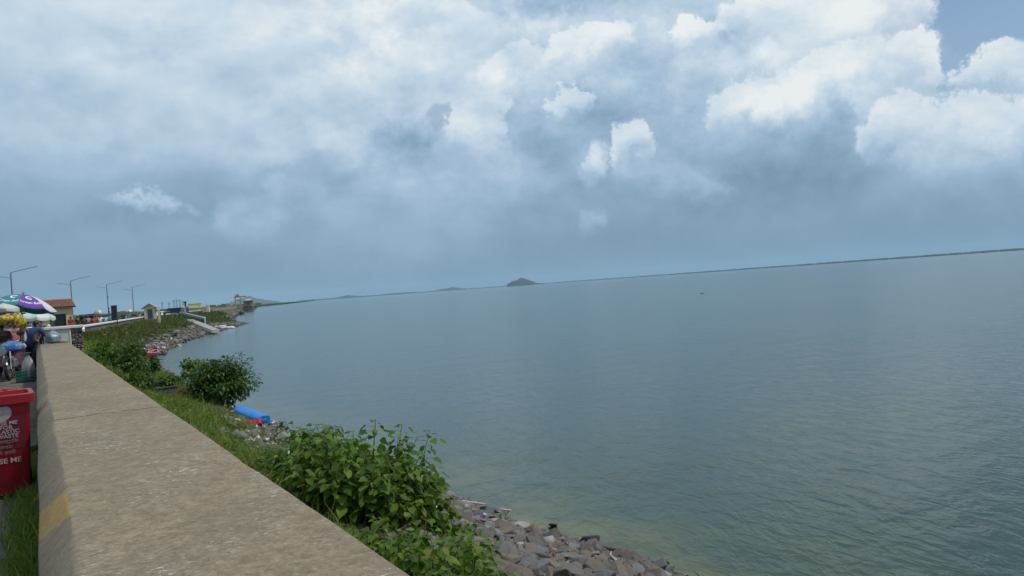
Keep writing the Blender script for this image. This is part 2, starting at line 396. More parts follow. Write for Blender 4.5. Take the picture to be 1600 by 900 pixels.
ys = np.concatenate([np.arange(-20, 40, 0.8), np.arange(40, 120, 2.0), np.arange(120, 620, 6.0), np.geomspace(640, 9500, 60)])
tcol = np.concatenate([[-1e4, -2e3, -300, -40, -18.5, -14, -7, -3, -1], [0.0]])
slope = np.concatenate([np.linspace(0, 1.25, 34)[1:], [1.6, 2.6]])
nc = len(tcol)+len(slope); GV = []; GA = []
for y in ys:
    a, b = float(xc(y)), float(xw(y))
    X = np.concatenate([a+tcol, a+(b-a)*slope])
    Z = gz(X, np.full_like(X, y)); GV.append(np.stack([X, np.full_like(X, y), Z], 1))
GV = np.concatenate(GV); GF = [(i*nc+j, i*nc+j+1, (i+1)*nc+j+1, (i+1)*nc+j) for i in range(len(ys)-1) for j in range(nc-1)]
def ground_mat():
    m = bpy.data.materials.new('ground_soil'); m.use_nodes = True; t = NT(m.node_tree)
    g = t.n('ShaderNodeNewGeometry').outputs['Position']; x, y, z = t.xyz(g)[:3]
    grit = t.mix(t.mr(t.noise(g, 3.0, 8, 0.7), 0.3, 0.7), (.075, .066, .055, 1), (.16, .14, .115, 1))
    soil = t.mix(t.mr(t.noise(g, 0.9, 6, 0.65), 0.35, 0.65), (.060, .050, .034, 1), (.115, .092, .062, 1))
    turf = t.mix(t.mr(t.noise(g, 0.35, 7, 0.7), 0.3, 0.7), (.042, .080, .014, 1), (.105, .120, .030, 1))
    turf = t.mix(t.mr(t.noise(g, 2.2, 6, 0.7), 0.48, 0.7, 0, .8), turf, soil)
    bank = t.mix(t.mr(t.math('ADD', z, t.math('MULTIPLY', t.noise(g, 0.5, 5), 1.4)), -1.35, -0.9), t.mix(0.5, grit, (.07, .06, .05, 1)), turf)
    c = t.mix(t.mr(z, -0.10, -0.03), bank, grit)
    c = t.mix(t.mr(y, 560, 640), c, t.mix(t.mr(t.noise(g, 0.01, 4), .4, .6), (.06, .085, .035, 1), (.10, .10, .05, 1)))
    p = t.n('ShaderNodeBsdfPrincipled'); t.put(p.inputs['Base Color'], c); p.inputs['Roughness'].default_value = 0.95; p.inputs['Specular IOR Level'].default_value = 0.15
    b = t.n('ShaderNodeBump'); b.inputs['Strength'].default_value = 0.6; b.inputs['Distance'].default_value = 0.05
    t.put(b.inputs['Height'], t.noise(g, 6, 8, 0.7)); t.put(p.inputs['Normal'], b.outputs[0])
    t.put(t.n('ShaderNodeOutputMaterial').inputs[0], p.outputs[0]); return m
me = bpy.data.meshes.new('ground'); me.from_pydata(GV.tolist(), [], GF); me.materials.append(ground_mat())
me.polygons.foreach_set('use_smooth', [True]*len(me.polygons))
tag(link('ground', me), kind='structure')

# road on the dam crest
road_m = mat('road_asphalt', (.058, .056, .053), 0.9, 0.35, 1.2, 0.4, 40, dirt=((.12, .105, .085, 1), .6))
rb = MB(); yy = list(np.arange(-6, 40, 4.0))+list(np.arange(40, 560, 12.0)); vs = []
for y in yy: vs += [(float(xc(y))-11.0, y, 0.012), (float(xc(y))-1.75, y, 0.012)]
rb.add(vs, [(2*i, 2*i+1, 2*i+3, 2*i+2) for i in range(len(yy)-1)])
tag(rb.build('road', road_m), kind='structure')

# ------------------------------------------------------------------ water
def water_mat():
    m = bpy.data.materials.new('lake_water'); m.use_nodes = True; t = NT(m.node_tree)
    g = t.n('ShaderNodeNewGeometry').outputs['Position']
    a = t.n('ShaderNodeAttribute'); a.attribute_name = 'shallow'
    gm = t.mapping(g, rot=(0, 0, R(20)))
    patch = t.noise(t.mapping(gm, scale=(1, .35, 1)), 0.035, 4, 0.55)
    deep = t.mix(t.mr(patch, 0.35, 0.65), (.010, .036, .026, 1), (.020, .052, .039, 1))
    sh = t.math('MULTIPLY', a.outputs['Fac'], t.mr(t.noise(g, 0.8, 5, 0.6), 0.38, 0.66, 0.15, 1.0))
    c = t.mix(sh, deep, (.105, .110, .040, 1))
    p = t.n('ShaderNodeBsdfPrincipled'); t.put(p.inputs['Base Color'], c); p.inputs['IOR'].default_value = 1.333
    p.inputs['Roughness'].default_value = 0.12; p.inputs['Specular IOR Level'].default_value = 0.31
    w1 = t.noise(t.mapping(gm, scale=(1.0, .42, 1)), 2.5, 4, 0.55, dist=0.6)
    w2 = t.noise(t.mapping(g, rot=(0, 0, R(-32)), scale=(.5, 1, 1)), 0.55, 3, 0.5, dist=0.4)
    w3 = t.noise(t.mapping(g, rot=(0, 0, R(60)), scale=(1, .6, 1)), 6.5, 3, 0.5)
    h = t.math('ADD', t.math('MULTIPLY', w1, 0.17), t.math('ADD', t.math('MULTIPLY', w2, 0.20), t.math('MULTIPLY', w3, 0.035)))
    b = t.n('ShaderNodeBump'); b.inputs['Distance'].default_value = 1.0
    t.put(b.inputs['Strength'], t.mr(patch, 0.35, 0.65, 0.26, 0.44)); t.put(b.inputs['Height'], h)
    t.put(p.inputs['Normal'], b.outputs[0])
    t.put(t.n('ShaderNodeOutputMaterial').inputs[0], p.outputs[0]); return m
wy = np.concatenate([np.arange(-18, 60, 1.5), np.geomspace(60, 590, 40), np.geomspace(640, 11500, 30)])
offs = np.array([-1.5, 0, .4, .9, 1.5, 2.3, 3.4, 5, 8, 14, 30, 80, 250, 900, 3000, 12000.])
V = []; S = []
for y in wy:
    b = float(xw(y))
    for o in offs: V.append((b+o, y, WATER)); S.append(max(0, 1-max(o, 0)/3.2)**1.3 if y < 80 else max(0, 1-max(o, 0)/6.0)*.5)
n_ = len(offs)
me = bpy.data.meshes.new('water'); me.from_pydata(V, [], [(i*n_+j, i*n_+j+1, (i+1)*n_+j+1, (i+1)*n_+j) for i in range(len(wy)-1) for j in range(n_-1)])
at = me.attributes.new('shallow', 'FLOAT', 'POINT'); at.data.foreach_set('value', S); me.materials.append(water_mat())
tag(link('water', me), kind='structure')

# ------------------------------------------------------------------ far land, hills, tree belts
far_m = mat('far_shore_earth', (.07, .08, .05), 0.95, 0.3, 0.01)
def strip(name, pts, width, h, m):
    """a long low bank following pts (x, y), with real width and a crest"""
    b = MB(); vs = []
    for i, (x, y) in enumerate(pts):
        q = Vector(pts[min(i+1, len(pts)-1)])-Vector(pts[max(i-1, 0)]); nx = Vector((q.y, -q.x)).normalized()
        if nx.dot(Vector((x, y))) > 0: nx = -nx             # towards the viewer
        for k, z in ((0, WATER-.6), (-.06, WATER+h*.6), (-.5, WATER+h), (-1, WATER-.6)):
            vs.append((x+nx.x*k*width, y+nx.y*k*width, z))
    b.add(vs, [(4*i+j, 4*i+j+1, 4*i+4+j+1, 4*i+4+j) for i in range(len(pts)-1) for j in range(3)])
    return tag(b.build(name, m, smooth=True), kind='structure')
def at_dist(px, d):
    v = ray(px, 447+(800-px)*0.0719); return (v.x*d, v.y*d)
RS = [(1700, 3300), (1600, 3500), (1450, 3900), (1300, 4600), (1150, 5600), (1000, 7200), (880, 8600)]
LS = [(470, 6500), (560, 7400), (650, 8200), (760, 8800), (860, 9000), (1010, 9300)]
def dense(pl, n):
    t = np.linspace(0, len(pl)-1, n); k = np.arange(len(pl))
    return list(zip(np.interp(t, k, [p[0] for p in pl]), np.interp(t, k, [p[1] for p in pl])))
strip('far_shore', [at_dist(p, d) for p, d in dense(RS, 60)], 500, 2.0, far_m)
strip('far_shore', [at_dist(p, d) for p, d in dense(LS, 60)], 500, 2.0, far_m)
ico = bmesh.new(); bmesh.ops.create_icosphere(ico, subdivisions=2, radius=1.0)
for v in ico.verts: v.co *= 1+random.uniform(-.25, .22)
ICOV = [tuple(v.co) for v in ico.verts]; ICOF = [tuple(v.index for v in f.verts) for f in ico.faces]; ico.free()
belt_m = leafmat('far_foliage', [(0, (.022, .045, .016, 1)), (.5, (.040, .072, .024, 1)), (1, (.070, .095, .036, 1))], 0.8, 0.0)
def belt(name, pos, sx, sz):
    n = len(pos); M = np.zeros((n, 4, 4)); a = RNG.random(n)*6.28; s = np.asarray(sx)*(0.6+0.8*RNG.random(n)); h = np.asarray(sz)*(0.55+0.8*RNG.random(n)**1.5)
    M[:, 0, 0] = np.cos(a)*s; M[:, 0, 1] = -np.sin(a)*s; M[:, 1, 0] = np.sin(a)*s; M[:, 1, 1] = np.cos(a)*s; M[:, 2, 2] = h; M[:, :3, 3] = pos; M[:, 3, 3] = 1
    return tag(mass(name, ICOV, ICOF, M, belt_m), kind='stuff')
def scatter_belt(pl, n, depth, z, j=0):
    t = RNG.random(n)*(len(pl)-1); k = np.arange(len(pl))
    px = np.interp(t, k, [p[0] for p in pl]); d = np.interp(t, k, [p[1] for p in pl])+RNG.random(n)*depth
    P = np.array([at_dist(a, b) for a, b in zip(px, d)]); return np.column_stack([P, np.full(n, z)])
belt('far_wood', scatter_belt(RS, 1500, 160, WATER+1), 13, 8.0)
belt('far_wood', scatter_belt(LS, 1300, 200, WATER+1), 18, 8.0)
# low headland beyond the pump house, and the plain behind the dam
hp = np.column_stack([RNG.uniform(398, 494, 500), 700+3300*RNG.random(500)**1.6])
HP = np.array([at_dist(a, 1) for a in hp[:, 0]]); yv = hp[:, 1]; lim = xw(yv)-4-RNG.random(500)*60
belt('headland_scrub', np.column_stack([lim, yv, np.full(500, -1.8)]), 5, 2.6)
q = np.column_stack([RNG.uniform(-250, 405, 1400), RNG.uniform(650, 3800, 1400)])
P = np.array([at_dist(a, b) for a, b in q]); ok = P[:, 0] < xw(P[:, 1])-20
belt('plain_wood', np.column_stack([P[ok], np.full(ok.sum(), -1.5)]), 9, 5.0)
q = np.column_stack([RNG.uniform(-60, 330, 260), RNG.uniform(330, 620, 260)])
P = np.array([at_dist(a, b) for a, b in q]); ok = P[:, 0] < xc(P[:, 1])-26
belt('plain_wood', np.column_stack([P[ok], np.full(ok.sum(), -1.5)]), 4, 3.0)

hill_m = mat('hill_scrub', (.030, .045, .028), 0.95, 0.45, 0.012)
def hill(px, d, w_, h, seed, sharp=1.0, skirt=1.0):
    x, y = at_dist(px, d); n = 46; vs = []
    for i in range(n):
        for j in range(n):
            u, v = (i/(n-1)-.5)*2, (j/(n-1)-.5)*2; r = math.hypot(u, v)
            a = math.atan2(v, u); k = max(0, 1-r*(1+.18*math.sin(3*a+seed)+.12*math.sin(5*a+seed*2)))
            z = h*(k**sharp)*(1+.16*vnoise(u*4, v*4, seed))+h*.05*vnoise(u*11, v*11, seed)*min(1, k*4)
            vs.append((u*w_*skirt, v*w_, z-6 if k > 0 else -6))
    b = MB(); b.add(vs, [(i*n+j, (i+1)*n+j, (i+1)*n+j+1, i*n+j+1) for i in range(n-1) for j in range(n-1)])
    o = b.build('hill', hill_m, smooth=True, edge=60); o.location = (x, y, WATER+1.5); o.rotation_euler = (0, 0, -math.atan2(x, y)); tag(o, kind='structure')
hill(817, 6000, 118, 62, 1.0, 0.8)
hill(828, 6050, 95, 26, 4.0, 1.2, 1.6)
hill(803, 6040, 60, 24, 6.0, 1.0)
hill(705, 9000, 220, 42, 2.0, 1.1, 1.2)
hill(545, 8600, 250, 34, 3.0, 1.1)
hill(620, 8900, 300, 24, 5.5, 1.1, 1.6)
hill(390, 8800, 300, 95, 2.6, 1.0, 1.2)

# ------------------------------------------------------------------ parapet wall the camera looks along
def concrete_mat(name, base, stripe=False):
    m = bpy.data.materials.new(name); m.use_nodes = True; t = NT(m.node_tree)
    g = t.n('ShaderNodeNewGeometry').outputs['Position']; x, y, z = t.xyz(g)[:3]
    big = t.noise(t.mapping(g, scale=(1, .7, 1)), 1.4, 6, 0.62); mid = t.noise(g, 14, 8, 0.72); fine = t.noise(g, 130, 4, 0.65)
    c = t.mix(t.mr(big, 0.3, 0.7), tuple(v*.80 for v in base)+(1,), tuple(v*1.16 for v in base)+(1,))
    c = t.mix(t.mr(mid, 0.38, 0.64, 0, 0.75), c, tuple(v*.52 for v in base)+(1,))
    c = t.mix(t.mr(t.noise(t.mapping(g, rot=(0, 0, R(4)), scale=(.30, 2.2, 1)), 3.5, 6, 0.65), 0.48, 0.74, 0, 0.28), c, tuple(v*.58 for v in base)+(1,))
    c = t.mix(t.mr(t.noise(g, 0.9, 7, 0.7), 0.56, 0.70, 0, 0.4), c, (base[0]*.60, base[1]*.58, base[2]*.56, 1))
    c = t.mix(t.mr(fine, 0.55, 0.78, 0, 0.45), c, tuple(v*1.5 for v in base)+(1,))
    c = t.mix(t.mr(fine, 0.45, 0.24, 0, 0.6), c, tuple(v*.5 for v in base)+(1,))
    spk = t.noise(g, 48, 5, 0.8)
    c = t.mix(t.mr(spk, 0.50, 0.36, 0, 0.75), c, tuple(v*.45 for v in base)+(1,))
    c = t.mix(t.mr(spk, 0.56, 0.70, 0, 0.65), c, tuple(v*1.55 for v in base)+(1,))
    c = t.mix(t.mr(t.noise(g, 3.2, 5, 0.7), 0.58, 0.68, 0, 0.35), c, (base[0]*.55, base[1]*.55, base[2]*.56, 1))
    # pale flakes where the skin of the screed has worn off, in loose drifts
    where = t.mr(t.noise(t.mapping(g, scale=(1.2, .8, 1)), 2.1, 4, 0.6), 0.48, 0.64)
    chip = t.mr(t.noise(t.mapping(g, rot=(0, 0, R(-12)), scale=(.7, 1.5, 1)), 34, 7, 0.76), 0.565, 0.615)
    flk = t.math('MULTIPLY', where, chip)
    c = t.mix(t.math('MULTIPLY', flk, 0.9), c, (.62, .605, .57, 1))
    if stripe:
        ch = t.mr(x, 0.072, 0.062)                            # the splayed edge only
        s = t.math('ADD', y, t.math('MULTIPLY', x, 1.7)); wob = t.math('MULTIPLY', t.math('SUBTRACT', t.noise(g, 9, 6, 0.7), 0.5), 0.10)
        s = t.math('ADD', s, wob)
        band = t.math('MULTIPLY', t.mr(s, 3.71, 3.74), t.mr(s, 4.29, 4.26)); wear = t.mr(t.noise(g, 26, 8, 0.75), 0.36, 0.56, 0.92, 0.25)
        edge_streaks = t.math('MULTIPLY', ch, t.mr(t.noise(t.mapping(g, rot=(0, 0, R(40)), scale=(.4, 2.4, 1)), 6, 6, 0.65), 0.35, 0.65, 0.15, 0.55))  # splayed edge toned darker than the top, in slanting streaks
        c = t.mix(edge_streaks, c, tuple(v*.62 for v in base)+(1,))
        c = t.mix(t.math('MULTIPLY', t.math('MULTIPLY', ch, band), wear), c, (.42, .24, .035, 1))
        band2 = t.math('MULTIPLY', t.mr(s, 8.2, 8.3), t.mr(s, 9.9, 9.8)); wear2 = t.mr(t.noise(t.mapping(g, rot=(0, 0, R(40)), scale=(.5, 2.5, 1)), 9, 8, 0.75), 0.47, 0.62, 0, 0.5)
        c = t.mix(t.math('MULTIPLY', t.math('MULTIPLY', ch, band2), wear2), c, (.55, .55, .53, 1))
    p = t.n('ShaderNodeBsdfPrincipled'); t.put(p.inputs['Base Color'], c); p.inputs['Roughness'].default_value = 0.92; p.inputs['Specular IOR Level'].default_value = 0.2
    h = t.math('ADD', t.math('MULTIPLY', mid, 0.6), t.math('ADD', t.math('MULTIPLY', fine, 0.35), t.math('MULTIPLY', flk, -0.25)))
    b = t.n('ShaderNodeBump'); b.inputs['Strength'].default_value = 0.55; b.inputs['Distance'].default_value = 0.008
    t.put(b.inputs['Height'], h); t.put(p.inputs['Normal'], b.outputs[0])
    t.put(t.n('ShaderNodeOutputMaterial').inputs[0], p.outputs[0]); MATS[name] = m; return m
wall_m = concrete_mat('wall_concrete', (.268, .219, .155), True)
wallT = thing('parapet_wall', 'long low concrete parapet wall with a splayed edge running from the foreground', 'wall', (0.4, 12, 0))
JO = [-3.0, 7.12, 13.0, 18.9, 24.6, 29.40]
for i in range(5):
    y0, y1 = JO[i]+(.006 if i != 1 else .020), JO[i+1]-(.004 if i else .020)
    ns = max(3, int((y1-y0)/0.25)); prof = []
    X0, XT, XR, ZT = -0.0455, 0.0685, 0.837, 0.84
    P0 = [(X0, -0.05), (X0, .715), (X0+.004, .724), (XT-.012, .832), (XT, ZT-.001), (XT+.02, ZT), ((XT+XR)/2, ZT+.004), (XR-.02, ZT), (XR-.006, ZT-.004), (XR, ZT-.02), (XR, -0.3)]
    b = MB(); vs = []
    for k in range(ns+1):
        y = y0+(y1-y0)*k/ns; e = .006 if k in (0, ns) else 0
        for n_, (x, z) in enumerate(P0):
            wx = .006*math.sin(y*1.7+i)+.004*math.sin(y*5.1+n_) if n_ in (3, 4, 5) else (.002*math.sin(y*2.3+1) if n_ > 6 else (.003*math.sin(y*3.1) if n_ in (1, 2) else 0))
            ch = -abs(random.gauss(0, .0018)) if n_ in (7, 8, 9) and random.random() < .3 else 0
            vs.append((x+wx+ch-0.4, y-12, z-(e if 1 <= n_ <= 9 else 0)+ch*.6+.0012*math.sin(y*.9+x*3)*(0 < n_ < 10)))
    n = len(P0)
    b.add(vs, [(k*n+j, k*n+j+1, (k+1)*n+j+1, (k+1)*n+j) for k in range(ns) for j in range(n-1)]+[tuple(range(n)), tuple(reversed(range(ns*n, ns*n+n)))])
    b.build('wall_section', wall_m, wallT, smooth=True, edge=28)
b = MB(); b.box((0.455-.4, 7.12-12, .40), (.75, .044, .850)); b.build('joint_filler', mat('joint_dirt', (.05, .042, .034), .95), wallT)

# ------------------------------------------------------------------ end wall: plastered face, rubble return, whitewashed coping
white_m = mat('whitewash', (.66, .65, .60), 0.85, 0.10, 3.0, 0.15, 40, dirt=((.36, .34, .29, 1), .55))
pale_m = mat('pale_plaster', (.50, .56, .50), 0.85, 0.08, 2.0, 0.1, 30, dirt=((.34, .36, .31, 1), .6))
def rubble_mat():
    m = bpy.data.materials.new('rubble_stone'); m.use_nodes = True; t = NT(m.node_tree)
    g = t.n('ShaderNodeTexCoord').outputs['Object']
    v = t.n('ShaderNodeTexVoronoi', feature='DISTANCE_TO_EDGE'); v.inputs['Scale'].default_value = 7.0; t.put(v.inputs['Vector'], g)
    v2 = t.n('ShaderNodeTexVoronoi'); v2.inputs['Scale'].default_value = 7.0; t.put(v2.inputs['Vector'], g)
    c = t.mix(t.xyz(v2.outputs['Color'])[0], (.12, .105, .09, 1), (.23, .205, .18, 1))
    c = t.mix(t.mr(v.outputs['Distance'], 0.02, 0.09), (.07, .062, .052, 1), c)
    p = t.n('ShaderNodeBsdfPrincipled'); t.put(p.inputs['Base Color'], c); p.inputs['Roughness'].default_value = .95
    b = t.n('ShaderNodeBump'); b.inputs['Distance'].default_value = .04; t.put(b.inputs['Height'], t.mr(v.outputs['Distance'], 0, .15)); t.put(p.inputs['Normal'], b.outputs[0])
    t.put(t.n('ShaderNodeOutputMaterial').inputs[0], p.outputs[0]); return m
endT = thing('end_wall', 'whitewashed cross wall with a rubble stone return closing off the parapet', 'wall', (.7, 29.8, 0))
b = MB(); b.box((-.17, 0, .55), (.70, .50, 1.40), bev=.01); b.build('plaster_face', pale_m, endT)
b = MB(); b.box((.206, -.245, .55), (.05, .05, 1.36), bev=.01); b.build('white_edge', white_m, endT)
b = MB()
rs = random.Random(3)                                       # coursed rubble: every stone proud by its own amount
z = -.55
while z < 1.20:
    hh = rs.uniform(.13, .20); x = .235
    while x < .55:
        ww = min(rs.uniform(.13, .26), .57-x)
        if ww > .03: b.box((x+ww/2, -.20+rs.uniform(0, .02), z+hh/2), (ww-.012, .12, hh-.012), bev=.02)
        x += ww
    z += hh
b.box((.39, .03, .32), (.34, .42, 1.82)); tag(b.build('rubble_return', rubble_mat(), endT), kind='stuff')
b = MB(); b.box((.02, 0, 1.295), (1.16, .60, .09), bev=.015); b.build('coping', white_m, endT)
p = atd(76.5, 512, 26.3)
postT = thing('guide_stone', 'small pale tapered guide stone standing beside the end wall', 'guide stone', (p.x, p.y+.35, 0))
b = MB(); b.box((0, 0, .68), (.17, .15, 1.36), taper=.62, bev=.01); b.build('stone_shaft', white_m, postT)
b = MB(); b.lathe([(.055, 1.36), (.045, 1.40), (.02, 1.425), (.001, 1.43)], 10); b.build('rounded_cap', white_m, postT, True)

# ------------------------------------------------------------------ far parapet along the dam crest
farT = thing('dam_parapet', 'long whitewashed parapet curving along the dam crest to the crane', 'wall', (float(np.interp(78, CY, CX)), 78, 0))
fb, fc = MB(), MB(); st = list(np.arange(56, 80, 6.0))+list(np.arange(80, 350, 9.0))+[350]; pv = []; cv = []
ox, oy = farT.location.x, farT.location.y
for y in st:
    x = float(xc(y))
    pv += [(x-.25-ox, y-oy, -.6), (x-.25-ox, y-oy, .70), (x+.10-ox, y-oy, .70), (x+.22-ox, y-oy, -.9)]
    cv += [(x-.40-ox, y-oy, .70), (x-.40-ox, y-oy, .84), (x+.24-ox, y-oy, .84), (x+.24-ox, y-oy, .70)]
for b_, vv in ((fb, pv), (fc, cv)):
    n = len(st); b_.add(vv, [(4*i+j, 4*i+(j+1) % 4, 4*i+4+(j+1) % 4, 4*i+4+j) for i in range(n-1) for j in range(4)]+[(0, 1, 2, 3), (4*n-1, 4*n-2, 4*n-3, 4*n-4)])
fb.build('stone_body', mat('dam_stone', (.17, .155, .13), .9, .3, 1.5, .4, 6), farT)
fc.build('white_coping', mat('coping_paint', (.78, .77, .72), .8, .08, 1.2, dirt=((.5, .48, .42, 1), .5)), farT)
# railing section beyond, towards the crane
railT = thing('dam_railing', 'pinkish pillared railing on the dam between yellow building and crane', 'railing', (61, 350, 0))
pl_m = mat('pink_masonry', (.42, .33, .28), .9, .2, .6)
b = MB(); sty = np.linspace(351, 548, 30); vs = []
for y in sty:
    x = float(np.interp(y, CY, CX)); vs += [(x-.3-61, y-350, -4.2), (x-.3-61, y-350, .15), (x+.3-61, y-350, .15), (x+1.4-61, y-350, -4.2)]
n = len(sty); b.add(vs, [(4*i+j, 4*i+(j+1) % 4, 4*i+4+(j+1) % 4, 4*i+4+j) for i in range(n-1) for j in range(4)])
b.build('dam_face', mat('dam_masonry', (.15, .14, .13), .9, .3, .4), railT)
b = MB()
for y0, y1 in zip(sty[:-1], sty[1:]):
    p0 = Vector((float(np.interp(y0, CY, CX))-61, y0-350, 0)); p1 = Vector((float(np.interp(y1, CY, CX))-61, y1-350, 0))
    for z in (.75, 1.15): b.tube([p0+Vector((0, 0, z)), p1+Vector((0, 0, z))], .07, 5)
b.build('rails', pl_m, railT)
pm = None
for y in sty:
    if pm is None:
        b = MB(); b.box((0, 0, .75), (.7, .7, 1.2)); b.box((0, 0, 1.42), (.9, .9, .14)); o = b.build('pillar', pl_m, railT); pm = o.data
    else: o = link('pillar', pm, railT)
    o.location = (float(np.interp(y, CY, CX))-61, y-350, 0)

# ------------------------------------------------------------------ people
def skin(name, verts, edges, radii, m, parent=None, sub=1, root=0):
    me = bpy.data.meshes.new(name); me.from_pydata(verts, edges, [])
    o = bpy.data.objects.new(name, me); COL.objects.link(o)
    md = o.modifiers.new('s', 'SKIN'); md.use_smooth_shade = True
    for i, r in enumerate(radii):
        sv = me.skin_vertices[0].data[i]; sv.radius = r if isinstance(r, tuple) else (r, r); sv.use_root = (i == root)
    if sub: ss = o.modifiers.new('u', 'SUBSURF'); ss.levels = sub; ss.render_levels = sub
    dg = bpy.context.evaluated_depsgraph_get(); nm = bpy.data.meshes.new_from_object(o.evaluated_get(dg)); nm.name = name
    bpy.data.objects.remove(o); bpy.data.meshes.remove(me); nm.materials.clear(); nm.materials.append(m)
    return link(name, nm, parent)
J0 = dict(pelvis=(0, 0, .92), spine=(0, 0, 1.12), chest=(0, 0, 1.30), neck=(0, -.005, 1.45), h1=(0, .01, 1.52), h2=(0, .02, 1.59), h3=(0, .01, 1.655),
          shL=(-.18, 0, 1.38), elL=(-.24, -.03, 1.11), wrL=(-.25, .05, .88), paL=(-.25, .08, .81), shR=(.18, 0, 1.38), elR=(.24, -.03, 1.11), wrR=(.25, .05, .88), paR=(.25, .08, .81),
          hiL=(-.095, 0, .88), knL=(-.11, .02, .49), anL=(-.11, -.02, .09), toL=(-.12, .14, .035), hiR=(.095, 0, .88), knR=(.11, .02, .49), anR=(.11, -.02, .09), toR=(.12, .14, .035))
RAD = dict(pelvis=(.145, .11), spine=(.13, .10), chest=(.155, .11), neck=.052, h1=.066, h2=.088, h3=.066, sh=.06, el=.042, wr=.029, pa=(.038, .020), hi=.09, kn=.06, an=.04, to=.035)
SKINC = mat('skin_brown', (.16, .085, .05), .55, .1, 8)
HAIR = mat('black_hair', (.012, .010, .010), .45, .3, 40)
def cloth(name, c): return mat('cloth_'+name, c, .9, .15, 14, .15, 60)
def person(label, loc, rz, shirt, trousers, pose=None, fingers=False, skirt=None, group=None, sub=1, hairlen=0, scale=1.0):
    J = {k: Vector(v) for k, v in J0.items()}
    for k, v in (pose or {}).items(): J[k] = Vector(v)
    t = thing('person', label, 'person', loc, rz, group); t.scale = (scale,)*3
    rad = lambda k: RAD.get(k) or RAD[k[:2]]
    def chain(keys, links, add=0.0, name='body', m=SKINC, extra=None):
        V = [J[k] for k in keys]; Rr = []
        for k in keys:
            r = rad(k); Rr.append(tuple(x+add for x in r) if isinstance(r, tuple) else r+add)
        E = [(keys.index(a), keys.index(b)) for a, b in links]
        if extra: V, E, Rr = extra(V, E, Rr, keys)
        return skin(name, V, E, Rr, m, t, sub)
    def fing(V, E, Rr, keys):
        if fingers:
            for s_ in 'LR':
                w_, p_ = J['wr'+s_], J['pa'+s_]; f = (p_-w_).normalized(); sd = f.cross(Vector((0, 0, 1)) if abs(f.z) < .8 else Vector((0, 1, 0))).normalized(); cu = f.cross(sd)
                for k in range(4):
                    o = (k-1.5)*.019; L_ = (.062, .074, .070, .055)[k]; i = len(V)
                    V.append(p_+sd*o+f*.02); V.append(p_+sd*o*1.1+f*(.02+L_*.55)-cu*.006); V.append(p_+sd*o*1.1+f*(.02+L_)-cu*.022)
                    Rr += [.0095, .0085, .007]; E += [(keys.index('pa'+s_), i), (i, i+1), (i+1, i+2)]
                i = len(V); V.append(p_-sd*.042-f*.01); V.append(p_-sd*.058+f*.028-cu*.012); Rr += [.011, .008]; E += [(keys.index('pa'+s_), i), (i, i+1)]
        i = len(V); h = J['h2']; fw = (J['h2']-J['h1']).cross(Vector((-1, 0, 0))).normalized()
        fw = fw if fw.y > 0 or abs(fw.y) < .3 else -fw
        V.append(h+fw*.10-Vector((0, 0, .012))); Rr.append(.014); E.append((keys.index('h2'), i))   # nose
        return V, E, Rr
    keys = list(J0); links = [('pelvis', 'spine'), ('spine', 'chest'), ('chest', 'neck'), ('neck', 'h1'), ('h1', 'h2'), ('h2', 'h3')]
    for s_ in 'LR': links += [('chest', 'sh'+s_), ('sh'+s_, 'el'+s_), ('el'+s_, 'wr'+s_), ('wr'+s_, 'pa'+s_), ('pelvis', 'hi'+s_), ('hi'+s_, 'kn'+s_), ('kn'+s_, 'an'+s_), ('an'+s_, 'to'+s_)]
    chain(keys, links, 0, 'body', SKINC, fing)
    # clothes follow the same bones a little outside the body
    J['slL'] = J['shL'].lerp(J['elL'], .75); J['slR'] = J['shR'].lerp(J['elR'], .75); RAD['sl'] = .052
    J['hem'] = J['pelvis'].lerp(J['spine'], -.18); RAD['hem'] = (.15, .115)
    chain(['hem', 'pelvis', 'spine', 'chest', 'shL', 'slL', 'shR', 'slR'], [('hem', 'pelvis'), ('pelvis', 'spine'), ('spine', 'chest'), ('chest', 'shL'), ('shL', 'slL'), ('chest', 'shR'), ('shR', 'slR')], .022, 'shirt', shirt)
    if skirt:
        b = MB(); c = J['pelvis']; b.lathe([(.16, c.z+.14), (.19, c.z), (.22, c.z-.35), (.27, .10), (.26, .05)], 14, (c.x, c.y, 0)); b.build('skirt', skirt, t, True, 80)
    else:
        J['cuL'] = J['knL'].lerp(J['anL'], .93); J['cuR'] = J['knR'].lerp(J['anR'], .93); RAD['cu'] = .058
        chain(['pelvis', 'hiL', 'knL', 'cuL', 'hiR', 'knR', 'cuR'], [('pelvis', 'hiL'), ('hiL', 'knL'), ('knL', 'cuL'), ('pelvis', 'hiR'), ('hiR', 'knR'), ('knR', 'cuR')], .016, 'trousers', trousers)
    # hair: a cap over the back and crown of the skull
    b = MB(); c = J['h2']; ax = (J['h3']-J['h1']).normalized(); n1, n2 = 14, 7; vs = []
    for i in range(n2+1):
        for j in range(n1):
            a = 2*math.pi*j/n1; th = (math.pi*.58)*i/n2; back = -math.sin(a)
            if back < 0: th *= .62+.10*math.sin(a*3)
            vs.append(c+Vector((.098*math.sin(th)*math.cos(a), .110*math.sin(th)*math.sin(a)-.008, .106*math.cos(th)+.006)))
    b.add(vs, [(i*n1+j, i*n1+(j+1) % n1, (i+1)*n1+(j+1) % n1, (i+1)*n1+j) for i in range(n2) for j in range(n1)])
    if hairlen: b.tube([c+Vector((0, -.09, -.02)), c+Vector((0, -.12, -.15)), c+Vector((0, -.11, -.15-hairlen))], [.05, .04, .02], 8)
    b.build('hair', HAIR, t, True, 80)
    for s_ in (-1, 1): b = MB(); b.lathe([(.001, -.012), (.009, -.008), (.012, 0), (.009, .008), (.001, .012)], 8, (c.x+s_*.034, c.y+.080, c.z+.012)); b.build('eye', mat('eye_dark', (.05, .04, .035), .25), t, True)
    return t

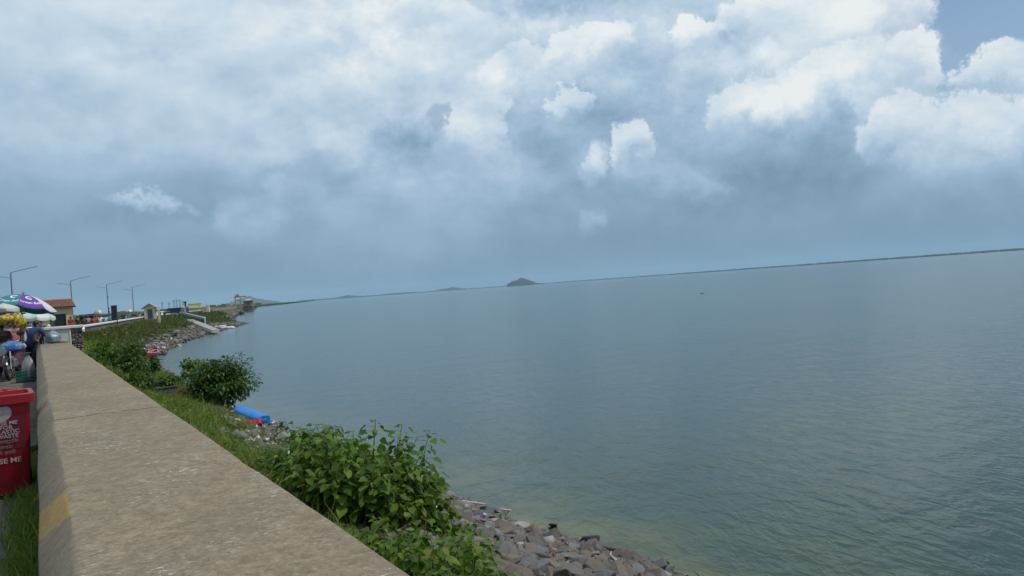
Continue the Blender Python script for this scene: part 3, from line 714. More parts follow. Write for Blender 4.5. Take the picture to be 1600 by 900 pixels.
# vendor leaning over the wall, seen from behind
blue_c, navy_c = cloth('blue', (.030, .055, .155)), cloth('navy', (.014, .018, .040))
pp = atd(52, 505, 25.2)
ven = person('person in dark blue shirt with a bag strap, leaning on the concrete wall', (pp.x-.10, pp.y, 0), R(-28), blue_c, navy_c,
       dict(spine=(.02, .03, 1.10), chest=(.07, .13, 1.26), neck=(.085, .20, 1.385), h1=(.07, .24, 1.45), h2=(.05, .28, 1.51), h3=(.045, .29, 1.575),
            shL=(-.12, .13, 1.33), elL=(-.20, .33, 1.12), wrL=(-.10, .52, 1.05), paL=(-.06, .58, 1.05), shR=(.25, .12, 1.32), elR=(.36, .22, 1.08), wrR=(.36, .40, .90), paR=(.355, .46, .885),
            knL=(-.12, .03, .48), knR=(.12, -.05, .48), anR=(.12, -.14, .09), toR=(.13, .02, .035)), True, sub=2, scale=.98)
b = MB(); b.tube([(-.17, .08, 1.40), (-.04, .02, 1.30), (.14, -.03, 1.08), (.19, .02, .95)], .018, 6); b.tube([(-.17, .10, 1.40), (-.05, .26, 1.27), (.12, .22, 1.05), (.19, .06, .95)], .018, 6)
b.build('bag_strap', cloth('pink_strap', (.38, .20, .20)), ven)
q = atd(64, 530, 25.4)
st = thing('bamboo_stick', 'thin brown bamboo stick leaning on the wall end beside the person in blue', 'stick', (q.x, q.y, .845))
b = MB(); b.tube([(-.12, .0, .013), (.02, .1, .32), (.10, .16, .50)], [.016, .014, .012], 8); b.build('cane', mat('bamboo', (.22, .14, .06), .6, .2, 20), st)
for k in (.25, .55, .85):
    p0 = Vector((-.12, 0, .013)).lerp(Vector((.10, .16, .50)), k); b = MB(); b.lathe([(.013, -.012), (.018, 0), (.013, .012)], 8, p0); b.build('knot', mat('bamboo_knot', (.13, .08, .035), .7), st)

red_c, white_c, teal_c, mar_c, grey_c, pink_c, olive_c = cloth('red', (.36, .03, .03)), cloth('white', (.62, .62, .64)), cloth('teal', (.05, .20, .23)), cloth('maroon', (.16, .02, .04)), cloth('grey', (.20, .21, .24)), cloth('pink', (.50, .16, .20)), cloth('olive', (.05, .055, .03))
# man with his back to us by the motorcycles at the left edge
pp = atd(3, 520, 24.0); person('person with black hair and dark olive shirt at the left edge under the umbrella', (pp.x, pp.y, 0), R(10), olive_c, navy_c, dict(h1=(0, .03, 1.50), h2=(0, .045, 1.565), h3=(0, .035, 1.63)), sub=2, scale=.93)
# customers around the cart
for px, d, rz, sh, tr, lab in ((22, 26.2, 200, pink_c, grey_c, 'person in pinkish red top behind the motorcycles near the cart'), (39, 28.5, 170, white_c, navy_c, 'person in white shirt partly behind the person in blue'),
                               (31, 31, 150, mar_c, grey_c, 'person in maroon top further back under the purple umbrella'), (15, 29.5, 190, cloth('violet', (.16, .10, .26)), navy_c, 'person in violet top standing behind the vendor cart')):
    p = atd(px, 505, d); person(lab, (p.x, p.y, 0), R(rz), sh, tr, scale=.95)
for px, d, rz, sh, tr, lab in ((65, 40, 140, grey_c, navy_c, 'person in grey shirt seen between the person in blue and the guide stone'), (45, 47, 160, cloth('sky', (.12, .22, .42)), navy_c, 'person in sky blue shirt far down the road under the white parasol')):
    p = atd(px, 505, d); person(lab, (p.x, p.y, 0), R(rz), sh, tr, scale=.97)
p = atd(110.5, 503, 74); person('person in a red dress with dark hair by the yellow guard house', (p.x, p.y, 0), R(150), red_c, red_c, skirt=red_c, hairlen=.25)
p = atd(121.5, 503, 79); person('person in dark clothes next to the person in red', (p.x, p.y, 0), R(200), navy_c, navy_c)

# ------------------------------------------------------------------ wheeled bins
REDP = mat('red_plastic', (.27, .009, .018), .42, .16, 5, .08, 60, dirt=((.15, .022, .022, 1), .7))
DARKR = mat('maroon_print', (.150, .010, .018), .5, .2, 8)
GREYP = mat('grey_print', (.42, .34, .36), .6, .25, 30, dirt=((.22, .10, .10, 1), .8))
BLKR = mat('black_rubber', (.018, .018, .018), .6, .2, 20)
def text_mesh(body, size, m, parent, name, loc, bold=0.0, sx=1.0):
    cu = bpy.data.curves.new('txt', 'FONT'); cu.body = body; cu.size = size; cu.align_x = 'CENTER'; cu.extrude = .0012; cu.offset = bold; cu.resolution_u = 3
    o = bpy.data.objects.new('txt', cu); COL.objects.link(o); dg = bpy.context.evaluated_depsgraph_get()
    me = bpy.data.meshes.new_from_object(o.evaluated_get(dg)); bpy.data.objects.remove(o); bpy.data.curves.remove(cu); me.name = name
    me.transform(Matrix.Diagonal((sx, 1, 1, 1))); me.transform(Matrix.Rotation(R(90), 4, 'X')); me.materials.clear(); me.materials.append(m)
    q = link(name, me, parent); q.location = loc; return q
def make_bin(label, loc, rz):
    t = thing('wheeled_bin', label, 'litter bin', loc, rz)
    H = .935; sec = [(.03, .185, .19), (.05, .195, .20), (.80, .232, .262), (.86, .235, .266)]   # z, half width, half depth
    def ring(z, a, c, r=.035, n=4):
        o = []
        for sx, sy, a0 in ((1, 1, 0), (-1, 1, 90), (-1, -1, 180), (1, -1, 270)):
            for k in range(n): an = R(a0+90*k/(n-1)); o.append((sx*(a-r)+r*math.cos(an), sy*(c-r)+r*math.sin(an), z))
        return o
    b = MB(); rings = [ring(z, a, c) for z, a, c in sec]; n = 16
    vs = [p for r_ in rings for p in r_]; fs = [tuple(reversed(range(n)))]
    for i in range(len(rings)-1): fs += [(i*n+j, i*n+(j+1) % n, (i+1)*n+(j+1) % n, (i+1)*n+j) for j in range(n)]
    inn = [ring(.86, .222, .252), ring(.10, .18, .19)]; k = len(vs); vs += inn[0]+inn[1]
    fs += [(3*n+j, 3*n+(j+1) % n, k+(j+1) % n, k+j) for j in range(n)]+[(k+j, k+(j+1) % n, k+n+(j+1) % n, k+n+j) for j in range(n)]+[tuple(range(k+n, k+2*n))]
    b.add(vs, fs); b.build('body', REDP, t, True, 50)
    b = MB(); lay = [ring(.845, .236, .267), ring(.85, .272, .300), ring(.925, .276, .304), ring(H, .268, .296), ring(H-.004, .234, .262), ring(.86, .225, .255)]
    vs = [p for r_ in lay for p in r_]; b.add(vs, [(i*n+j, i*n+(j+1) % n, (i+1)*n+(j+1) % n, (i+1)*n+j) for i in range(5) for j in range(n)]); b.build('rim', REDP, t, True, 35)
    b = MB(); b.tube([(-.17, .30, .90), (-.17, .38, .925), (.17, .38, .925), (.17, .30, .90)], .018, 8)
    for x in (-.06, .06): b.box((x, .34, .93), (.035, .10, .05), bev=.008)
    b.build('handle', REDP, t, True)
    b = MB(); b.box((0, .415, .62), (.47, .025, .60), rot=Matrix.Rotation(R(-6), 3, 'X'), bev=.01); b.build('open_lid', REDP, t)
    for s_ in (-1, 1):
        b = MB(); b.lathe([(.06, -.022), (.092, -.020), (.098, -.008), (.098, .008), (.092, .020), (.06, .022)], 20, (s_*.205, .21, .098), 'X'); b.build('wheel', BLKR, t, True)
    return t
p = atg(11, 772); p = Vector((-.34, 8.95, 0))
binT = make_bin('big red wheeled bin with printed lettering in the left foreground', (p.x, p.y, .012), R(3))
sl_ = .062/.75                                             # the front face leans outward
def on_front(z): return -(.20+(z-.05)*sl_)-.0035
b = MB(); b.add([(-.20, on_front(.44), .44), (.18, on_front(.44), .44), (.205, on_front(.755), .755), (-.205, on_front(.755), .755)], [(0, 1, 2, 3)]); b.build('print_panel', DARKR, binT)
b = MB(); vs = [(0, on_front(.775)-.002, .775)]
for k in range(25):
    a = 2*math.pi*k/24; x, z = .115*math.cos(a), .775+.085*math.sin(a); x += -.03; z = min(z, .832); vs.append((x, on_front(z)-.002, z))
b.add(vs, [(0, k, k+1) for k in range(1, 25)]); b.build('round_emblem', GREYP, binT)
FADED = mat('faded_print', (.26, .17, .18), .6, .2, 30)
for body, x, z, sz, bd, m in (('USE ME', .040, .665, .047, .0008, GREYP), ('FOR', .035, .625, .047, .0008, GREYP), ('PLASTIC', .040, .585, .047, .0008, GREYP), ('WASTE', .040, .545, .047, .0008, GREYP),
                              ('\u092a\u094d\u0932\u093e\u0938\u094d\u091f\u093f\u0915', .03, .497, .044, 0, FADED), ('\u0915\u091a\u0930\u093e', .025, .448, .044, 0, FADED), ('\u092e\u0947\u0902 \u0921\u093e\u0932\u094b', .03, .398, .044, 0, FADED), ('USE ME', .025, .318, .062, .0012, GREYP)):
    o = text_mesh(body, sz, m, binT, 'lettering', (x, on_front(z+.02)-.003, z), bd, 1.12); o.rotation_euler = (math.atan(sl_), 0, 0)
p = atd(38, 540, 25.4); bin2 = make_bin('second red bin with a pale panel, beside the person in blue', (p.x, p.y, .012), R(0))
b = MB(); b.box((.02, on_front(.55)-.001, .55), (.20, .006, .24), rot=Matrix.Rotation(math.atan(sl_), 3, 'X')); b.build('pale_panel', mat('pale_print', (.45, .40, .40), .6), bin2)

# ------------------------------------------------------------------ crate with a tied plastic bag on it, sacks on the wall end
def sack(name, label, cat, loc, rx, ry, h, m, m2, seed, tie=True, squash=1.0, group=None):
    t = thing(name, label, cat, loc, seed, group); r = random.Random(seed); b = MB(); n, k = 22, 14; vs = []
    ph = [r.uniform(0, 6.28) for _ in range(8)]
    for i in range(k+1):
        u = i/k
        base = (min(1, (u/.10)**.5) if u < .10 else 1)*(1-max(0, (u-.45)/.55)**1.8*(.86 if tie else .95))
        for j in range(n):
            a = 2*math.pi*j/n
            fold = 1+(.05+.09*u)*math.sin(5*a+ph[0]+2*u)+.05*math.sin(9*a+ph[1]-3*u)+.05*math.sin(3*a+ph[2]+5*u)
            vs.append((rx*base*fold*math.cos(a), ry*base*fold*math.sin(a), h*(u**squash)*(1+.04*math.sin(2*a+ph[3]))))
    fs = [(i*n+j, i*n+(j+1) % n, (i+1)*n+(j+1) % n, (i+1)*n+j) for i in range(k) for j in range(n)]+[tuple(reversed(range(n))), tuple(k*n+j for j in range(n))]
    b.add(vs, fs); b.build('bag_body', m, t, True, 70)
    if tie:
        b = MB(); b.lathe([(.03, h*.96), (.022, h*1.02), (.05, h*1.08), (.085, h*1.13), (.03, h*1.11)], 12); b.build('tied_neck', m2, t, True, 60)
    return t
POLY = mat('grey_polythene', (.20, .20, .21), .32, .25, 9, .25, 16, spec=.6)
GREENP = mat('green_crate_plastic', (.012, .085, .055), .4, .15, 8)
p = atg(45, 597); ct = thing('plastic_crate', 'dark green plastic crate on the ground against the concrete wall', 'crate', (-.30, p.y+.15, .012), R(2))
b = MB(); b.box((0, 0, .012), (.46, .32, .024)); b.build('base', GREENP, ct)
for (c, s_) in (((0, -.165, 0), (.48, .016)), ((0, .165, 0), (.48, .016)), ((-.24, 0, 0), (.016, .32)), ((.24, 0, 0), (.016, .32))):
    for z, hh in ((.05, .05), (.125, .05), (.20, .05), (.265, .035)):
        b = MB(); b.box((c[0], c[1], z), (s_[0], s_[1], hh), bev=.004); b.build('slat', GREENP, ct)
for x in (-.235, -.08, .08, .235):
    for y in (-.158, .158): b = MB(); b.box((x, y, .14), (.024, .02, .27), bev=.004); b.build('upright', GREENP, ct)
sack('plastic_bag', 'tied grey plastic bag standing in the green crate', 'bag', (-.24, p.y+.16, .04), .20, .15, .64, POLY, POLY, 5)
BLUEP = mat('blue_grey_polythene', (.17, .23, .29), .35, .35, 10, .3, 18, spec=.6)
p = atd(81, 536, 25.2); sack('plastic_sack', 'crumpled blue grey plastic sack at the far end of the parapet top', 'sack', (.42, 28.9, .842), .25, .21, .40, BLUEP, BLUEP, 11, False)
b = MB(); t = thing('cloth_bundle', 'small beige cloth bundle beside the blue grey sack', 'bundle', (.68, 28.85, .842))
b.lathe([(.05, 0), (.13, .01), (.15, .04), (.11, .075), (.04, .095), (.001, .1)], 14); b.build('folded_cloth', cloth('beige', (.42, .33, .24)), t, True, 60); b = MB(); b.torus((0, 0, .062), .125, .012, 'Z'); b.build('knot_band', cloth('brown', (.20, .13, .08)), t, True)

# ------------------------------------------------------------------ umbrella over the cart
PURP, TEALC, GRNU, WHT = mat('purple_fabric', (.135, .050, .33), .7, .08, 5, trans=.15), mat('teal_fabric', (.03, .215, .27), .7, .08, 5, trans=.15), mat('green_fabric', (.01, .12, .10), .7, .1, 5, trans=.15), mat('white_fabric', (.66, .67, .68), .7, .06, 5, trans=.15)
STEEL = mat('grey_steel', (.24, .25, .26), .45, .12, 8, metal=.4)
def umbrella(name, label, loc, Rr, H, rise, cols, tilt, val=.10, group=None, n=8, spin=0.0, pole=.022):
    t = thing(name, label, 'umbrella', loc, 0, group)
    M = Matrix.Translation((0, 0, H)) @ Matrix.Rotation(tilt[0], 4, 'Y') @ Matrix.Rotation(tilt[1], 4, 'X') @ rotz(spin)
    def S(r, ph):
        k = (ph/(2*math.pi)*n) % 1.0; sag = math.cos((k-.5)*math.pi)
        rr = r*Rr*(1-.07*sag*r)
        return M @ Vector((rr*math.cos(ph), rr*math.sin(ph), rise*(1-r**1.9)-.05*sag*r*r))
    for i in range(n):
        b = MB(); vs = []; nr, na = 8, 6
        for a in range(nr+1):
            for c in range(na+1): vs.append(S(.02+.98*a/nr, 2*math.pi*(i+c/na)/n))
        for c in range(na+1): vs.append(S(1.0, 2*math.pi*(i+c/na)/n)-Vector((0, 0, val)))
        b.add(vs, [(a*(na+1)+c, (a+1)*(na+1)+c, (a+1)*(na+1)+c+1, a*(na+1)+c+1) for a in range(nr+1) for c in range(na)])
        pn = b.build('canopy_panel', cols[i % len(cols)], t, True, 50)
        b = MB(); b.tube([S(a/6, 2*math.pi*i/n)-Vector((0, 0, .012)) for a in range(7)], .006, 5); b.build('rib', STEEL, t)
    b = MB(); top = M @ Vector((0, 0, rise+.05)); b.tube([(0, 0, 0), (0, 0, H*.6), M @ Vector((0, 0, -.05)), top], pole, 8); b.build('pole', STEEL, t, True)
    b = MB(); b.lathe([(.03, -.01), (.035, .01), (.012, .04), (.004, .07)], 10, top); b.build('finial', STEEL, t, True)
    return t, S
cen = atd(33, 480, 24.2)
UR = .93
umT, S = umbrella('vendor_umbrella', 'large purple and teal vendor umbrella with white lettering over the cart', (cen.x, cen.y, 0), UR, 1.99, .40,
             [PURP, WHT, PURP, GRNU, TEALC, WHT, TEALC, TEALC], (R(11), R(-5)), val=.03, spin=R(-95))
def on_panel(name, body, i, r0, size, m, bold=.002):
    """lettering that follows the canopy surface of panel i"""
    cu = bpy.data.curves.new('txt', 'FONT'); cu.body = body; cu.size = size; cu.align_x = 'CENTER'; cu.offset = bold; cu.resolution_u = 2
    o = bpy.data.objects.new('txt', cu); COL.objects.link(o); me = bpy.data.meshes.new_from_object(o.evaluated_get(bpy.context.evaluated_depsgraph_get()))
    bpy.data.objects.remove(o); bpy.data.curves.remove(cu); me.name = name
    bm = bmesh.new(); bm.from_mesh(me); bmesh.ops.subdivide_edges(bm, edges=bm.edges[:], cuts=1); bm.to_mesh(me); bm.free()
    for v in me.vertices:
        r = r0-v.co.y/UR; v.co = S(r, 2*math.pi*(i+.5)/8+v.co.x/(UR*max(r, .2)))+Vector((0, 0, .008))
    me.materials.clear(); me.materials.append(m); return link(name, me, umT)
WPR = mat('white_print', (.75, .75, .76), .6, .05)
on_panel('lettering', 'Cream Bell', 0, .86, .125, WPR); on_panel('emblem', 'C', 0, .64, .24, WPR, .012)
on_panel('lettering', 'Cream Bell', 7, .86, .125, WPR); on_panel('emblem', 'C', 7, .64, .24, WPR, .012)
c2 = atd(57, 492, 29.5)
umbrella('parasol', 'white parasol with a drooping edge behind the purple umbrella', (c2.x, c2.y, 0), .60, 1.70, .20, [WHT, mat('pale_green_fabric', (.40, .52, .47), .7)], (R(3), R(0)), val=.10)

# vendor cart: two wheels, deck, posts, roof board with goods on it
p = atd(8, 500, 23.4); cart = thing('vendor_cart', 'wooden vendor cart with posts and a loaded roof board under the umbrella', 'cart', (p.x-.15, p.y, 0), R(3))
WOOD = mat('cart_wood', (.13, .085, .05), .75, .3, 9, .3, 30); DKW = mat('dark_board', (.05, .038, .028), .8, .3, 9)
for k in range(6): b = MB(); b.box((0, -.42+.168*k, .80), (1.15, .155, .03), bev=.004); b.build('deck_plank', WOOD, cart)
for x in (-.52, .52):
    for y in (-.45, .45): b = MB(); b.box((x, y, .90), (.045, .045, 1.80)); b.build('post', WOOD, cart)
b = MB(); b.box((0, 0, 1.815), (1.28, 1.1, .035), bev=.005); b.build('roof_board', DKW, cart)
b = MB(); b.box((0, -.46, .58), (1.1, .02, .40)); b.box((0, .46, .58), (1.1, .02, .40)); b.build('side_board', mat('painted_board', (.20, .10, .16), .7, .3, 6), cart)
for s_ in (-1, 1):
    b = MB(); b.torus((s_*.62, 0, .33), .31, .022, 'X', 24, 6); wl = b.build('wheel', BLKR, cart, True); b = MB()
    for k in range(8): a = k*math.pi/8; b.tube([(s_*.62, -.3*math.cos(a), .33-.3*math.sin(a)), (s_*.62, .3*math.cos(a), .33+.3*math.sin(a))], .005, 5)
    b.lathe([(.04, -.05), (.04, .05)], 10, (s_*.62, 0, .33), 'X'); b.build('spokes', STEEL, wl)
SACKW = mat('white_sack', (.50, .50, .47), .8, .12, 8, .3, 40); YEL = mat('yellow_packet', (.44, .32, .012), .4, .45, 7, .2, 20, dirt=((.12, .07, .01, 1), .8), spec=.6)
s1 = sack('white_sack', 'heaped white sack lying on top of the cart roof board', 'sack', (cart.location.x+.14, cart.location.y-.1, 1.833), .46, .34, .30, SACKW, SACKW, 21, False, 1.0)
for k, (px, py, w_, h_) in enumerate(((4, 499, .26, .32), (14, 496, .30, .20), (24, 497, .30, .22), (33, 501, .26, .28), (38, 507, .16, .24))):
    q = atd(px, py, 22.75)
    t = thing('snack_packets', ('bunch of yellow snack packets at the left end of the cart front', 'yellow packets under the middle of the white sack', 'yellow packets hanging right of centre on the cart front', 'yellow packet bunch near the right post of the cart', 'small olive yellow packets at the right corner of the cart')[k], 'packets', (q.x, q.y, q.z-h_*.5), k*.3, 'yellow packets hung along the cart front')
    for m_ in range(4):
        b = MB(); r = random.Random(k*7+m_); hw_, hh_ = w_*.26, h_*r.uniform(.36, .5); vs = []; nu, nv = 7, 7
        for side_ in (1, -1):
            for i in range(nu):
                for j in range(nv):
                    u, v = i/(nu-1)*2-1, j/(nv-1)*2-1; puff = max(0, (1-u*u)*(1-v*v))**.5*.05+r.uniform(0, .008)*(abs(u) < 1 and abs(v) < 1)
                    vs.append((u*hw_*(1-.10*(1-v*v)), side_*puff, v*hh_))
        b.add(vs, [(q*49+i*nv+j, q*49+(i+1)*nv+j, q*49+(i+1)*nv+j+1, q*49+i*nv+j+1) for q in (0, 1) for i in range(nu-1) for j in range(nv-1)])
        o = b.build('packet', YEL, t, True, 60); o.location = ((m_-1.5)*w_*.30, r.uniform(-.06, .04), h_*.5+r.uniform(-.05, .06)); o.rotation_euler = (r.uniform(-.4, .4), r.uniform(-.5, .5), r.uniform(-.6, .6))
    b = MB(); b.tube([(0, 0, h_*.9), (0, .03, max(h_+.02, 1.80-(q.z-h_*.5)))], .006, 5); b.build('hook_string', STEEL, t)
for k, (px, py, sx, hh, m_) in enumerate(((12, 521, .16, .26, cloth('lilac', (.30, .25, .42))), (24, 520, .13, .22, mat('red_wrap', (.40, .05, .07), .4, .4, 9)), (32, 522, .12, .20, mat('white_wrap', (.55, .54, .55), .4, .3, 9)), (3, 521, .16, .22, cloth('brown2', (.16, .08, .05))))):
    q = atd(px, py, 23.3); sack('goods_bundle', ('lilac bundle of goods on the cart deck', 'red wrapped bundle on the cart deck', 'white wrapped bundle at the right end of the cart deck', 'brown bundle at the left end of the cart deck')[k], 'bundle', (q.x, q.y, .816), sx, sx*.9, hh, m_, m_, 31+k, False)

# ------------------------------------------------------------------ motorcycles
PAINTB = mat('black_paint', (.014, .014, .016), .22, .2, 5, spec=.6); CHROME = mat('chrome', (.55, .56, .58), .18, .06, 5, metal=1.0); GLASS = mat('mirror_glass', (.30, .40, .42), .06, .05, 4, metal=.9)
LAMPG = mat('lamp_glass', (.62, .66, .66), .12, .05, 5); SEATB = mat('seat_vinyl', (.02, .02, .022), .5, .2, 20)
def motorcycle(label, loc, rz, tank_m, lean=R(-6)):
    t = thing('motorcycle', label, 'motorcycle', loc, rz, 'motorcycles parked by the wall'); t.rotation_euler = (0, lean, rz)
    for y in (-.62, .66):
        b = MB(); b.torus((0, y, .30), .255, .048, 'X', 26, 8); wl = b.build('tyre', BLKR, t, True)
        b = MB(); b.lathe([(.205, -.018), (.222, -.02), (.222, .02), (.205, .018)], 26, (0, y, .30), 'X'); b.lathe([(.06, -.055), (.06, .055)], 12, (0, y, .30), 'X')
        for k in range(5): a = k*2*math.pi/5; b.tube([(0, y, .30), (0, y+.21*math.cos(a), .30+.21*math.sin(a))], .014, 6)
        b.build('rim', STEEL, wl)
        b = MB(); vs = []
        for k in range(9):
            a = R(25+130*k/8) if y > 0 else R(15+125*k/8); c_, s_ = math.cos(a), math.sin(a)
            for x, r_ in ((-.065, .315), (-.03, .335), (.03, .335), (.065, .315)): vs.append((x, y+r_*c_, .30+r_*s_))
        b.add(vs, [(4*i+j, 4*i+j+1, 4*i+5+j, 4*i+4+j) for i in range(8) for j in range(3)]); b.build('mudguard', PAINTB, t, True)
    b = MB()
    for x in (-.085, .085): b.tube([(x, .66, .30), (x*.9, .52, .62), (x*.85, .40, .93)], .018, 8)
    b.build('front_fork', CHROME, t, True)
    b = MB(); b.tube([(0, .42, .85), (0, .25, .52), (0, -.05, .30), (0, -.35, .42), (0, -.62, .55)], .025, 8); b.tube([(0, .40, .88), (0, .05, .72), (0, -.70, .70)], .022, 8)
    for x in (-.09, .09): b.tube([(x, -.15, .34), (x, -.62, .30)], .02, 6); b.tube([(x, -.60, .32), (x, -.48, .68)], .022, 6)
    b.build('frame', PAINTB, t, True)
    b = MB(); b.lathe([(.02, -.26), (.10, -.22), (.135, -.08), (.15, .08), (.13, .20), (.06, .27), (.01, .28)], 14, (0, .16, .83), 'Y'); b.build('fuel_tank', tank_m, t, True, 60)
    b = MB(); b.box((0, -.38, .80), (.26, .72, .10), bev=.04); b.build('seat', SEATB, t, True, 60)
    b = MB(); b.box((0, .08, .43), (.26, .34, .28), bev=.05); b.lathe([(.085, -.11), (.10, -.09), (.10, .09), (.085, .11)], 12, (0, .20, .56), 'Y'); b.build('engine', STEEL, t, True)
    b = MB(); b.tube([(.10, .22, .40), (.14, 0, .26), (.15, -.3, .28), (.16, -.85, .38)], [.022, .024, .04, .045], 8); b.build('exhaust', CHROME, t, True)
    b = MB(); b.tube([(-.36, .26, 1.02), (-.28, .34, 1.04), (-.10, .40, .97), (.10, .40, .97), (.28, .34, 1.04), (.36, .26, 1.02)], .014, 8); b.build('handlebar', CHROME, t, True)
    for s_ in (-1, 1): b = MB(); b.tube([(s_*.30, .33, 1.035), (s_*.39, .23, 1.015)], .02, 8); b.build('grip', BLKR, t, True)
    b = MB(); b.lathe([(.02, -.10), (.085, -.06), (.10, .02), (.095, .045)], 16, (0, .52, .93), 'Y'); b.build('headlight_shell', PAINTB, t, True); b = MB(); b.lathe([(.09, .045), (.085, .06), (.03, .075), (.001, .076)], 16, (0, .52, .93), 'Y'); b.build('headlight', LAMPG, t, True)
    b = MB(); b.box((0, -.86, .70), (.16, .06, .09), bev=.015); b.build('tail_lamp', mat('red_lamp', (.32, .02, .02), .2), t)
    b = MB(); b.box((0, -.93, .56), (.20, .012, .14)); b.build('number_plate', mat('white_plate', (.6, .6, .58), .5), t)
    for s_ in (-1, 1):
        b = MB(); b.tube([(s_*.26, .34, 1.04), (s_*.30, .34, 1.12), (s_*.36, .33, 1.20)], .007, 6)
        b.lathe([(.001, -.03), (.05, -.024), (.072, -.008), (.074, .004), (.068, .006)], 20, (s_*.37, .33, 1.235), 'Y'); mr = b.build('mirror_shell', PAINTB, t, True)
        for v in mr.data.vertices:
            if v.co.z > 1.15 and abs(v.co.x) > .28: v.co.x = s_*.37+(v.co.x-s_*.37)*1.45
        b = MB(); b.lathe([(.062, -.028), (.062, -.034), (.001, -.034)], 20, (s_*.37, .33, 1.235), 'Y'); g_ = b.build('mirror_glass', GLASS, mr, True)
        for v in g_.data.vertices: v.co.x = s_*.37+(v.co.x-s_*.37)*1.45
    return t
mirr = atd(5, 551, 12.6)
m1 = motorcycle('nearest motorcycle at the left edge, only its right mirror and flank in view', (mirr.x-.26, mirr.y-.33, .0), R(4), mat('silver_green_paint', (.36, .42, .40), .3, .1, 5))
m1.location.z = mirr.z-1.235-.02
p = atg(24, 594); m2 = motorcycle('black motorcycle further up the wall with a blue bundle on its seat', (p.x-.02, p.y+.55, .012), R(170), PAINTB, R(4))
b = MB(); q = atd(6, 592, 13.2)
jug = thing('plastic_jerrycan', 'white and green plastic can at the left edge by the nearest motorcycle', 'can', (q.x-.02, q.y, .012), R(10))
b.box((0, 0, .19), (.20, .30, .38), bev=.04); b.build('can_body', mat('milky_plastic', (.50, .58, .52), .4, .1, 6), jug, True, 60)
b = MB(); b.tube([(0, -.10, .37), (0, -.08, .43), (0, .05, .43), (0, .08, .37)], .016, 8); b.build('can_handle', MATS['milky_plastic'], jug, True); b = MB(); b.lathe([(.03, .38), (.03, .43), (.02, .435)], 12, (0, .12, 0)); b.build('cap', GREENP, jug, True)
jug.location.z = .012
BLT = mat('blue_tarp', (.035, .13, .36), .4, .35, 6, .4, 10, dirt=((.22, .34, .42, 1), .8), spec=.5)
q = atd(18, 537, 20.6); tb = sack('tarp_bundle', 'blue tarpaulin bundle heaped on the black motorcycle', 'bundle', (q.x, q.y, .862), .19, .26, .26, BLT, BLT, 17, False)
p = atd(57, 627, 10.5); kb = thing('tyre', 'old black tyre lying flat against the wall behind the red bin', 'tyre', (-.28, 11.2, .012))
b = MB(); b.torus((0, 0, .07), .19, .07, 'Z', 24, 10); b.build('rubber_ring', BLKR, kb, True); b = MB(); b.torus((0, 0, .07), .115, .014, 'Z', 24, 6); b.build('bead', mat('dusty_rubber', (.06, .055, .05), .8), kb, True)

# ------------------------------------------------------------------ street lamps on the dam road
LAMPM = mat('galvanised_pole', (.16, .18, .20), .5, .12, 2, metal=.3); LHEAD = mat('lamp_head', (.20, .21, .22), .4)
lamp0 = None
for k, (px, d) in enumerate(((20.5, 108), (113, 145), (169, 176), (208.5, 206))):
    p = atd(px, 480, d)
    lab = ('double arm street lamp standing behind the purple umbrella', 'double arm street lamp just right of the yellow guard house', 'double arm street lamp with dark boxes on its pole left of the black board', 'double arm street lamp left of the small hut, farthest of the row')[k]
    if lamp0 is None:
        t = lamp0 = thing('street_lamp', lab, 'street lamp', (p.x, p.y, 0), 0, 'double arm street lamps along the dam road')
        b = MB(); b.box((0, 0, .15), (.5, .5, .3)); b.build('base', mat('lamp_base', (.3, .29, .27), .9), t)
        b = MB(); b.tube([(0, 0, 0), (0, 0, 4), (0, 0, 8.05)], [.11, .095, .075], 8); b.build('pole', LAMPM, t, True)
        for side, L_, z0, z1 in ((1, 2.9, 8.0, 8.6), (-1, 1.85, 7.3, 7.62)):
            b = MB(); b.tube([(0, 0, z0), (side*.25, 0, z0+.12), (side*(L_-.5), 0, z1)], [.05, .05, .045], 6); a = b.build('arm', LAMPM, t, True)
            b = MB(); b.box((side*(L_-.15), 0, z1+.06), (.75, .26, .09), rot=Matrix.Rotation(-side*.15, 3, 'Y'), bev=.03); b.build('lamp_head', LHEAD, a)
    else:
        t = copy_tree(lamp0); t.location = (p.x, p.y, 0); t['label'] = lab
    if k == 2:
        for z, s_ in ((5.35, .22), (2.9, .30), (2.2, .38)): b = MB(); b.box((.10, -.02, z), (s_*.8, s_*.8, s_*1.25), bev=.03); b.build('pole_box', mat('dark_box', (.03, .03, .035), .5), t)

# ------------------------------------------------------------------ guard house with tiled roof
CREAM = mat('cream_paint', (.52, .45, .24), .85, .08, .8, dirt=((.36, .30, .17, 1), .5)); DARKW = mat('dark_opening', (.022, .022, .028), .3, .2); CREAM2 = mat('cream_trim', (.60, .54, .36), .85, .06)
TILE = mat('roof_tile', (.36, .18, .125), .8, .28, 4, .2, 8, dirt=((.20, .085, .06, 1), .5))
px_m = 1280/79.0
p = atd(92, 503, 79)
gh = thing('guard_house', 'cream yellow guard house with a red tiled roof and a dark window', 'house', (p.x, p.y, 0), FACE(94)+R(9))
Wd, Dp, Ht = 2.0, 2.8, 2.62
b = MB(); x0, x1, z0, z1 = .05, 1.02-.05, 1.05, 2.0
wx0, wx1, wz0, wz1 = -.62, .42, .78, 2.0
for c, s_ in (((-(Wd/2)/2+wx0/2, 0, Ht/2), (wx0+Wd/2, Dp, Ht)), (((wx1+Wd/2)/2, 0, Ht/2), (Wd/2-wx1, Dp, Ht)), (((wx0+wx1)/2, 0, wz0/2), (wx1-wx0, Dp, wz0)), (((wx0+wx1)/2, 0, (wz1+Ht)/2), (wx1-wx0, Dp, Ht-wz1)), (((wx0+wx1)/2, .3, (wz0+wz1)/2), (wx1-wx0, Dp-.7, wz1-wz0))): b.box(c, s_)
